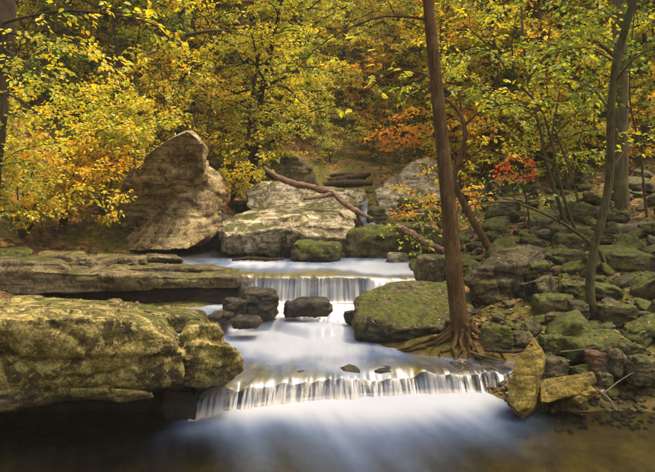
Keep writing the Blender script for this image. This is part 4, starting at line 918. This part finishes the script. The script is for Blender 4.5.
# green small tree behind the leaning boulder
T = Tree(122); T.trunk(pth((253, 196, 12.9), (251, 170, 12.9), (249, 130, 12.9), (252, 95, 12.9), (258, 60, 13), (262, 10, 13)), [.05, .045, .04, .03, .022, .01], 36, 8)
for q in [[(250, 145, 12.9), (266, 128, 12.6), (290, 122, 12.4), (318, 126, 12.3)], [(250, 125, 12.9), (275, 108, 12.7), (305, 106, 12.5)], [(251, 110, 12.9), (230, 100, 12.6), (210, 104, 12.4)], [(254, 85, 12.9), (280, 72, 12.8), (312, 76, 12.7)], [(257, 65, 13), (236, 50, 12.8), (215, 54, 12.6)], [(260, 40, 13), (290, 30, 13), (315, 36, 13)], [(261, 25, 13), (240, 12, 13), (226, 14, 13)]]:
    T.limb(pth(*q), .014, .078, 32, .6, 6, .12, 2)
T.build('tree', 'small green tree with level branches behind the leaning boulder', 'tree', P(252, 180, 12.9), M['bark_dark'], M['leaf_lime'])
# leafy shrub over the far bank by the driftwood
T = Tree(123)
for j, q in enumerate([[(446, 262, 8.6), (436, 235, 8.6), (420, 212, 8.6), (398, 204, 8.5)], [(446, 262, 8.6), (440, 225, 8.7), (428, 196, 8.8), (412, 186, 8.8)], [(448, 262, 8.6), (430, 244, 8.4), (408, 238, 8.3), (386, 236, 8.2)], [(450, 262, 8.6), (452, 225, 8.8), (448, 196, 9), (436, 176, 9)], [(452, 262, 8.6), (470, 228, 8.8), (478, 200, 9), (490, 188, 9)], [(446, 262, 8.6), (424, 225, 8.6), (400, 220, 8.6), (376, 222, 8.6)]]):
    T.limb(pth(*q), .010, .060, 16, .36, 6, .3, 1)
T.build('shrub', 'loose sparse green shrub spreading in front of the pale boulder', 'shrub', P(448, 258, 8.6), M['bark_olive'], M['leaf_lime'])
T = Tree(124)
for q in [[(452, 226, 11.4), (440, 205, 11.2), (420, 192, 11.0), (402, 190, 10.9)], [(452, 226, 11.4), (448, 195, 11.3), (440, 174, 11.2), (428, 166, 11.2)], [(454, 226, 11.4), (462, 195, 11.3), (470, 172, 11.2)], [(452, 226, 11.4), (436, 214, 11.1), (414, 212, 10.8), (396, 214, 10.6)], [(452, 226, 11.4), (470, 206, 11.2), (486, 196, 11.0)]]:
    T.limb(pth(*q), .012, .070, 26, .45, 6, .2, 2)
T.build('shrub', 'leafy orange-tinged shrub hiding the lower part of the steep pale boulder', 'shrub', P(452, 224, 11.4), M['bark_olive'], M['leaf_orange'])
# left shrubs hanging towards the leaning boulder
for k, (bx, by, bY, tips, lm) in enumerate([
    (20, 236, 9.2, [(60, 150), (100, 170), (128, 196), (110, 214), (40, 120), (5, 140), (70, 200), (30, 180), (135, 165)], 'leaf_gold'),
    (60, 234, 9.6, [(150, 128), (128, 120), (160, 150), (100, 110), (118, 150), (80, 140), (140, 100), (60, 100)], 'leaf_gold'),
    (-30, 232, 8.3, [(20, 90), (50, 110), (70, 140), (0, 60), (30, 160), (60, 180), (10, 200), (50, 215)], 'leaf_yellow'),
    (100, 226, 10.3, [(150, 100), (170, 122), (120, 80), (180, 108), (110, 120), (90, 90), (140, 130)], 'leaf_gold')]):
    T = Tree(130 + k); rr = T.rng
    for (tx, ty) in tips:
        yy = bY + rr.uniform(-.7, .3); mx = bx + (tx - bx) * .35; my = by + (ty - by) * .7 - 8
        T.limb(pth((bx, by + 4, bY), (mx, my, (bY + yy) / 2), (tx, ty, yy)), .014, .062, 44, .46, 8, .18, 2)
    T.build('shrub', ['bushy golden shrub overhanging the mossy block of the ledge', 'golden shrub reaching over the leaning boulder', 'yellow-green shrub crowding the bank end of the ledge', 'tall golden shrub on the slope behind the leaning boulder'][k], 'shrub', P(bx, by, bY), M['bark_olive'], M[lm])
T = Tree(140); rr = T.rng
for (tx, ty) in [(240, 150), (262, 168), (248, 180), (232, 140), (226, 172), (270, 150)]:
    T.limb(pth((230, 206, 11.6), (234 + (tx - 230) * .3, 176, 11.5), (tx, ty, 11.2)), .012, .068, 34, .4, 7, .2, 2)
T.build('shrub', 'golden shrub beside the lit edge of the leaning boulder', 'shrub', P(230, 206, 11.6), M['bark_olive'], M['leaf_gold'])
# dark tree at the frame's edge with the long overhead branch
T = Tree(150)
T.trunk(pth((-30, 262, 8.0), (-22, 240, 8.0), (-12, 150, 8.0), (-2, 60, 8.0), (2, 0, 8.0), (-4, -120, 8.1), (-10, -260, 8.2)), [.26, .21, .18, .165, .15, .12, .08], 40, 14, .08)
T.limb(pth((0, 24, 8.0), (22, 18, 7.4), (62, 11, 6.9), (110, 14, 6.6), (150, 23, 6.5), (172, 40, 6.5)), .022, .07, 20, .5, 4, .25, 1)
for q in [[(0, 46, 8), (26, 64, 7.4), (50, 82, 7.0), (72, 98, 6.8)], [(0, 30, 8.0), (40, 40, 7.6), (80, 44, 7.4), (118, 70, 7.3)], [(0, -40, 8), (60, -40, 7.4), (130, -20, 7), (190, 6, 6.9)], [(-4, -100, 8.1), (70, -130, 7.6), (150, -120, 7.4)], [(-4, 90, 8), (20, 100, 7.5), (44, 120, 7.2)]]:
    T.limb(pth(*q), .018, .066, 32, .6, 5.5, .15, 2)
T.build('tree', 'dark old tree rising from the bank at the end of the ledge', 'tree', P(-24, 244, 8.0), M['bark_dark'], M['leaf_yellow'])

# ------------------------------------------------------------------ logs and wood
def log(name, label, pts, rad, mat, n=60, sides=12, stubs=()):
    e = empty(name, pts[0]); tag(e, label, 'log'); off = Vector(pts[0]); rr = np.random.RandomState(int(abs(pts[0][0]) * 1000) % 9999)
    g = Geo(); tube(g, smooth_path(pts, n), np.interp(np.linspace(0, 1, n), np.linspace(0, 1, len(rad)), rad), sides, .17, rr)
    me = g.mesh('stem'); me.transform(Matrix.Translation(-off)); obj('stem', me, mat, e)
    for sp, sr in stubs:
        g = Geo(); tube(g, smooth_path(sp, 16), np.linspace(sr, sr * .5, 16), 8, .1, rr); me = g.mesh('branch_stub'); me.transform(Matrix.Translation(-off)); obj('branch_stub', me, mat, e)
    return e
log('driftwood_log', 'bare pinkish driftwood log slanting across the pale boulder', pth((264, 167, 10.3), (270, 172, 10.25), (280, 178, 10.2), (293, 183.5, 10.1), (312, 187, 10.0), (324, 191, 9.95), (333, 193, 9.9), (342, 201, 9.7), (355, 210, 9.5), (372, 219, 9.3)), [.022, .040, .046, .052, .05, .056, .05, .046, .04, .026], M['drift'], stubs=[(pth((332, 194, 9.9), (318, 197, 9.75), (304, 199, 9.65)), .04)])
log('driftwood_log', 'thinner driftwood log running down to the brown trunk', pth((396, 226, 9.1), (412, 234, 8.9), (428, 244, 8.7), (444, 251, 8.5), (452, 256, 8.4)), [.05, .052, .05, .045, .04], M['drift'])
log('fallen_log', 'old mossy fallen log lying along the bank', pth((536, 236, 9.1), (560, 233, 9.1), (600, 231, 9.1), (640, 229, 9.1), (690, 226, 9.2)), [.075, .085, .085, .095, .11], M['log'])
log('fallen_log', 'thin dark log lying on the bank uphill of the old one', pth((560, 222, 10.3), (600, 219, 10.2), (650, 221, 10.1), (700, 224, 10.0)), [.04, .05, .05, .05], M['bark_dark'])
for k, (q, r) in enumerate([([(316, 187, 15.6), (340, 184, 15.5), (372, 183, 15.6)], .10), ([(322, 182, 15.9), (345, 179, 15.9), (370, 174, 16.0)], .09), ([(330, 176, 16.2), (350, 175, 16.1), (366, 178, 16.0)], .07)]):
    log('fallen_log', ['dark log at the bottom of the far stacked logs', 'dark log slanting over the far stacked logs', 'thin dark log topping the far stacked logs'][k], pth(*q), [r * .8, r, r, r * .7], M['bark_dark'], 40, 10)
log('driftwood_stick', 'short dark stick of driftwood floating against the pale boulder', pth((232, 260, 8.65), (250, 258.5, 8.65), (268, 259.5, 8.6), (284, 259, 8.6)), [.014, .028, .026, .015], M['bark_dark'], 24, 8)
log('dead_branch', 'forked bare twig stuck in the gravel by the pool', pth((617, 411, 4.33), (608, 398, 4.38), (597, 390, 4.42), (590, 384, 4.46)), [.005, .008, .008, .006], M['log'], 24, 6, [(pth((603, 394, 4.4), (618, 382, 4.45), (634, 372, 4.5)), .006)])
log('dead_branch', 'dead stick lying in front of the tree roots', pth((484, 350, 4.98), (500, 351, 4.95), (516, 352, 4.92), (526, 350, 4.9)), [.012, .013, .012, .008], M['bark_dark'], 24, 6)
for k, q in enumerate([[(560, 352, 4.8), (578, 350, 4.78), (600, 346, 4.8)], [(632, 300, 5.9), (634, 320, 5.8), (638, 332, 5.7)], [(512, 356, 4.85), (528, 352, 4.85), (538, 360, 4.8)], [(470, 352, 4.95), (488, 357, 4.9), (505, 361, 4.86)], [(640, 258, 7.2), (655, 250, 7.2), (670, 246, 7.2)], [(450, 306, 5.9), (470, 312, 5.8), (488, 314, 5.8)]]):
    g = Geo(); tube(g, smooth_path(pth(*q), 18), np.linspace(.008, .003, 18), 5, .2, np.random.RandomState(k)); tag(obj('twig', g.mesh('twig'), M['log']), 'bare twig lying among the bank stones', 'twig', 'twigs among the bank stones')

# ------------------------------------------------------------------ fallen leaves (uncountable litter)
rng = np.random.RandomState(3)
N = 26000
y = 4.6 + 19 * rng.rand(N) ** 1.3; x = rng.uniform(-.58, .6, N) * y
z = np.concatenate([height(c) for c in np.array_split(np.column_stack([x, y]), 40)])
wl = np.where(y < 4.9, .03, np.where(y < 7.5, .26, .6))
ok = (z > wl) & (~((np.abs(x) < 1.2) & (y < 9.5)))
x, y, z = x[ok], y[ok], z[ok]; pos = [np.column_stack([x, y, z + .012])]
nr = [np.tile((0, 0, 1.), (len(x), 1))]
hp, hn = [], []
for k in range(9000):
    yy = rng.uniform(3.8, 13); xx = rng.uniform(-.6, .6) * yy
    h = ROCKBVH.ray_cast(Vector((xx, yy, 6)), Vector((0, 0, -1)))
    if h[0] is None or h[1].z < .45: continue
    if h[0].z < hz(xx, yy) or (xx < 1 and rng.rand() < .82): continue
    hp.append((h[0].x, h[0].y, h[0].z + .006)); hn.append(tuple(h[1]))
pos.append(np.array(hp)); nr.append(np.array(hn))
pos = np.concatenate(pos); nr = np.concatenate(nr); n = len(pos)
ax = rng.normal(size=(n, 3)); up = nr + rng.normal(size=(n, 3)) * .28; up /= np.linalg.norm(up, axis=1)[:, None]
ax -= (ax * up).sum(1)[:, None] * up
sz = rng.uniform(.035, .075, n) * np.clip(.75 + .03 * pos[:, 1], .8, 1.4)
sz[len(x):] *= .62
lf = leaf_mesh('fallen_leaves', pos, ax, up, sz, np.clip(rng.normal(.5, .25, n), 0, 1), .7)
tag(obj('fallen_leaves', lf, M['litter']), 'brown and orange fallen leaves strewn over the banks and rocks', 'leaves', kind='stuff')
# gravel at the pool edge
g = bmesh.new(); bmesh.ops.create_icosphere(g, subdivisions=1, radius=1)
bv = np.array([v.co[:] for v in g.verts]); bf = np.array([[v.index for v in f.verts] for f in g.faces]); g.free()
VV, FF = [], []
for k in range(900):
    xx = rng.uniform(1.25, 3.0); yy = rng.uniform(4.3, 5.1); s = rng.uniform(.008, .035)
    v = bv * (1 + rng.uniform(-.25, .25, (len(bv), 1))) * np.array((s, s * rng.uniform(.7, 1), s * .6)); a = rng.uniform(0, 6.28); c, q = math.cos(a), math.sin(a)
    v = v @ np.array(((c, q, 0), (-q, c, 0), (0, 0, 1))) + np.array((xx, yy, hz(xx, yy) + s * .2)); VV.append(v); FF.append(bf + k * len(bv))
tag(obj('gravel', mesh_np('gravel', np.concatenate(VV), np.concatenate(FF)), M['grey']), 'wet brown gravel at the edge of the pool', 'gravel', kind='stuff')


# ------------------------------------------------------------------ thin autumn air
def haze(density):
    t = NT('pale_haze'); v = t.N('ShaderNodeVolumePrincipled'); v.inputs['Color'].default_value = (1.0, .94, .76, 1); v.inputs['Density'].default_value = density
    t.t.links.new(v.outputs[0], t.out.inputs['Volume'])
    lo, hi = GROUND_V.min(0) - 1, GROUND_V.max(0) + 1; hi[2] += 12
    V = [(x, y, z) for z in (lo[2], hi[2]) for y in (lo[1], hi[1]) for x in (lo[0], hi[0])]
    me = mesh_np('haze', V, [(0, 2, 3, 1), (4, 5, 7, 6), (0, 1, 5, 4), (1, 3, 7, 5), (3, 2, 6, 7), (2, 0, 4, 6)], False)
    tag(obj('haze', me, t.m), 'thin pale haze hanging in the wooded valley', 'haze', kind='stuff')
haze(.0013)
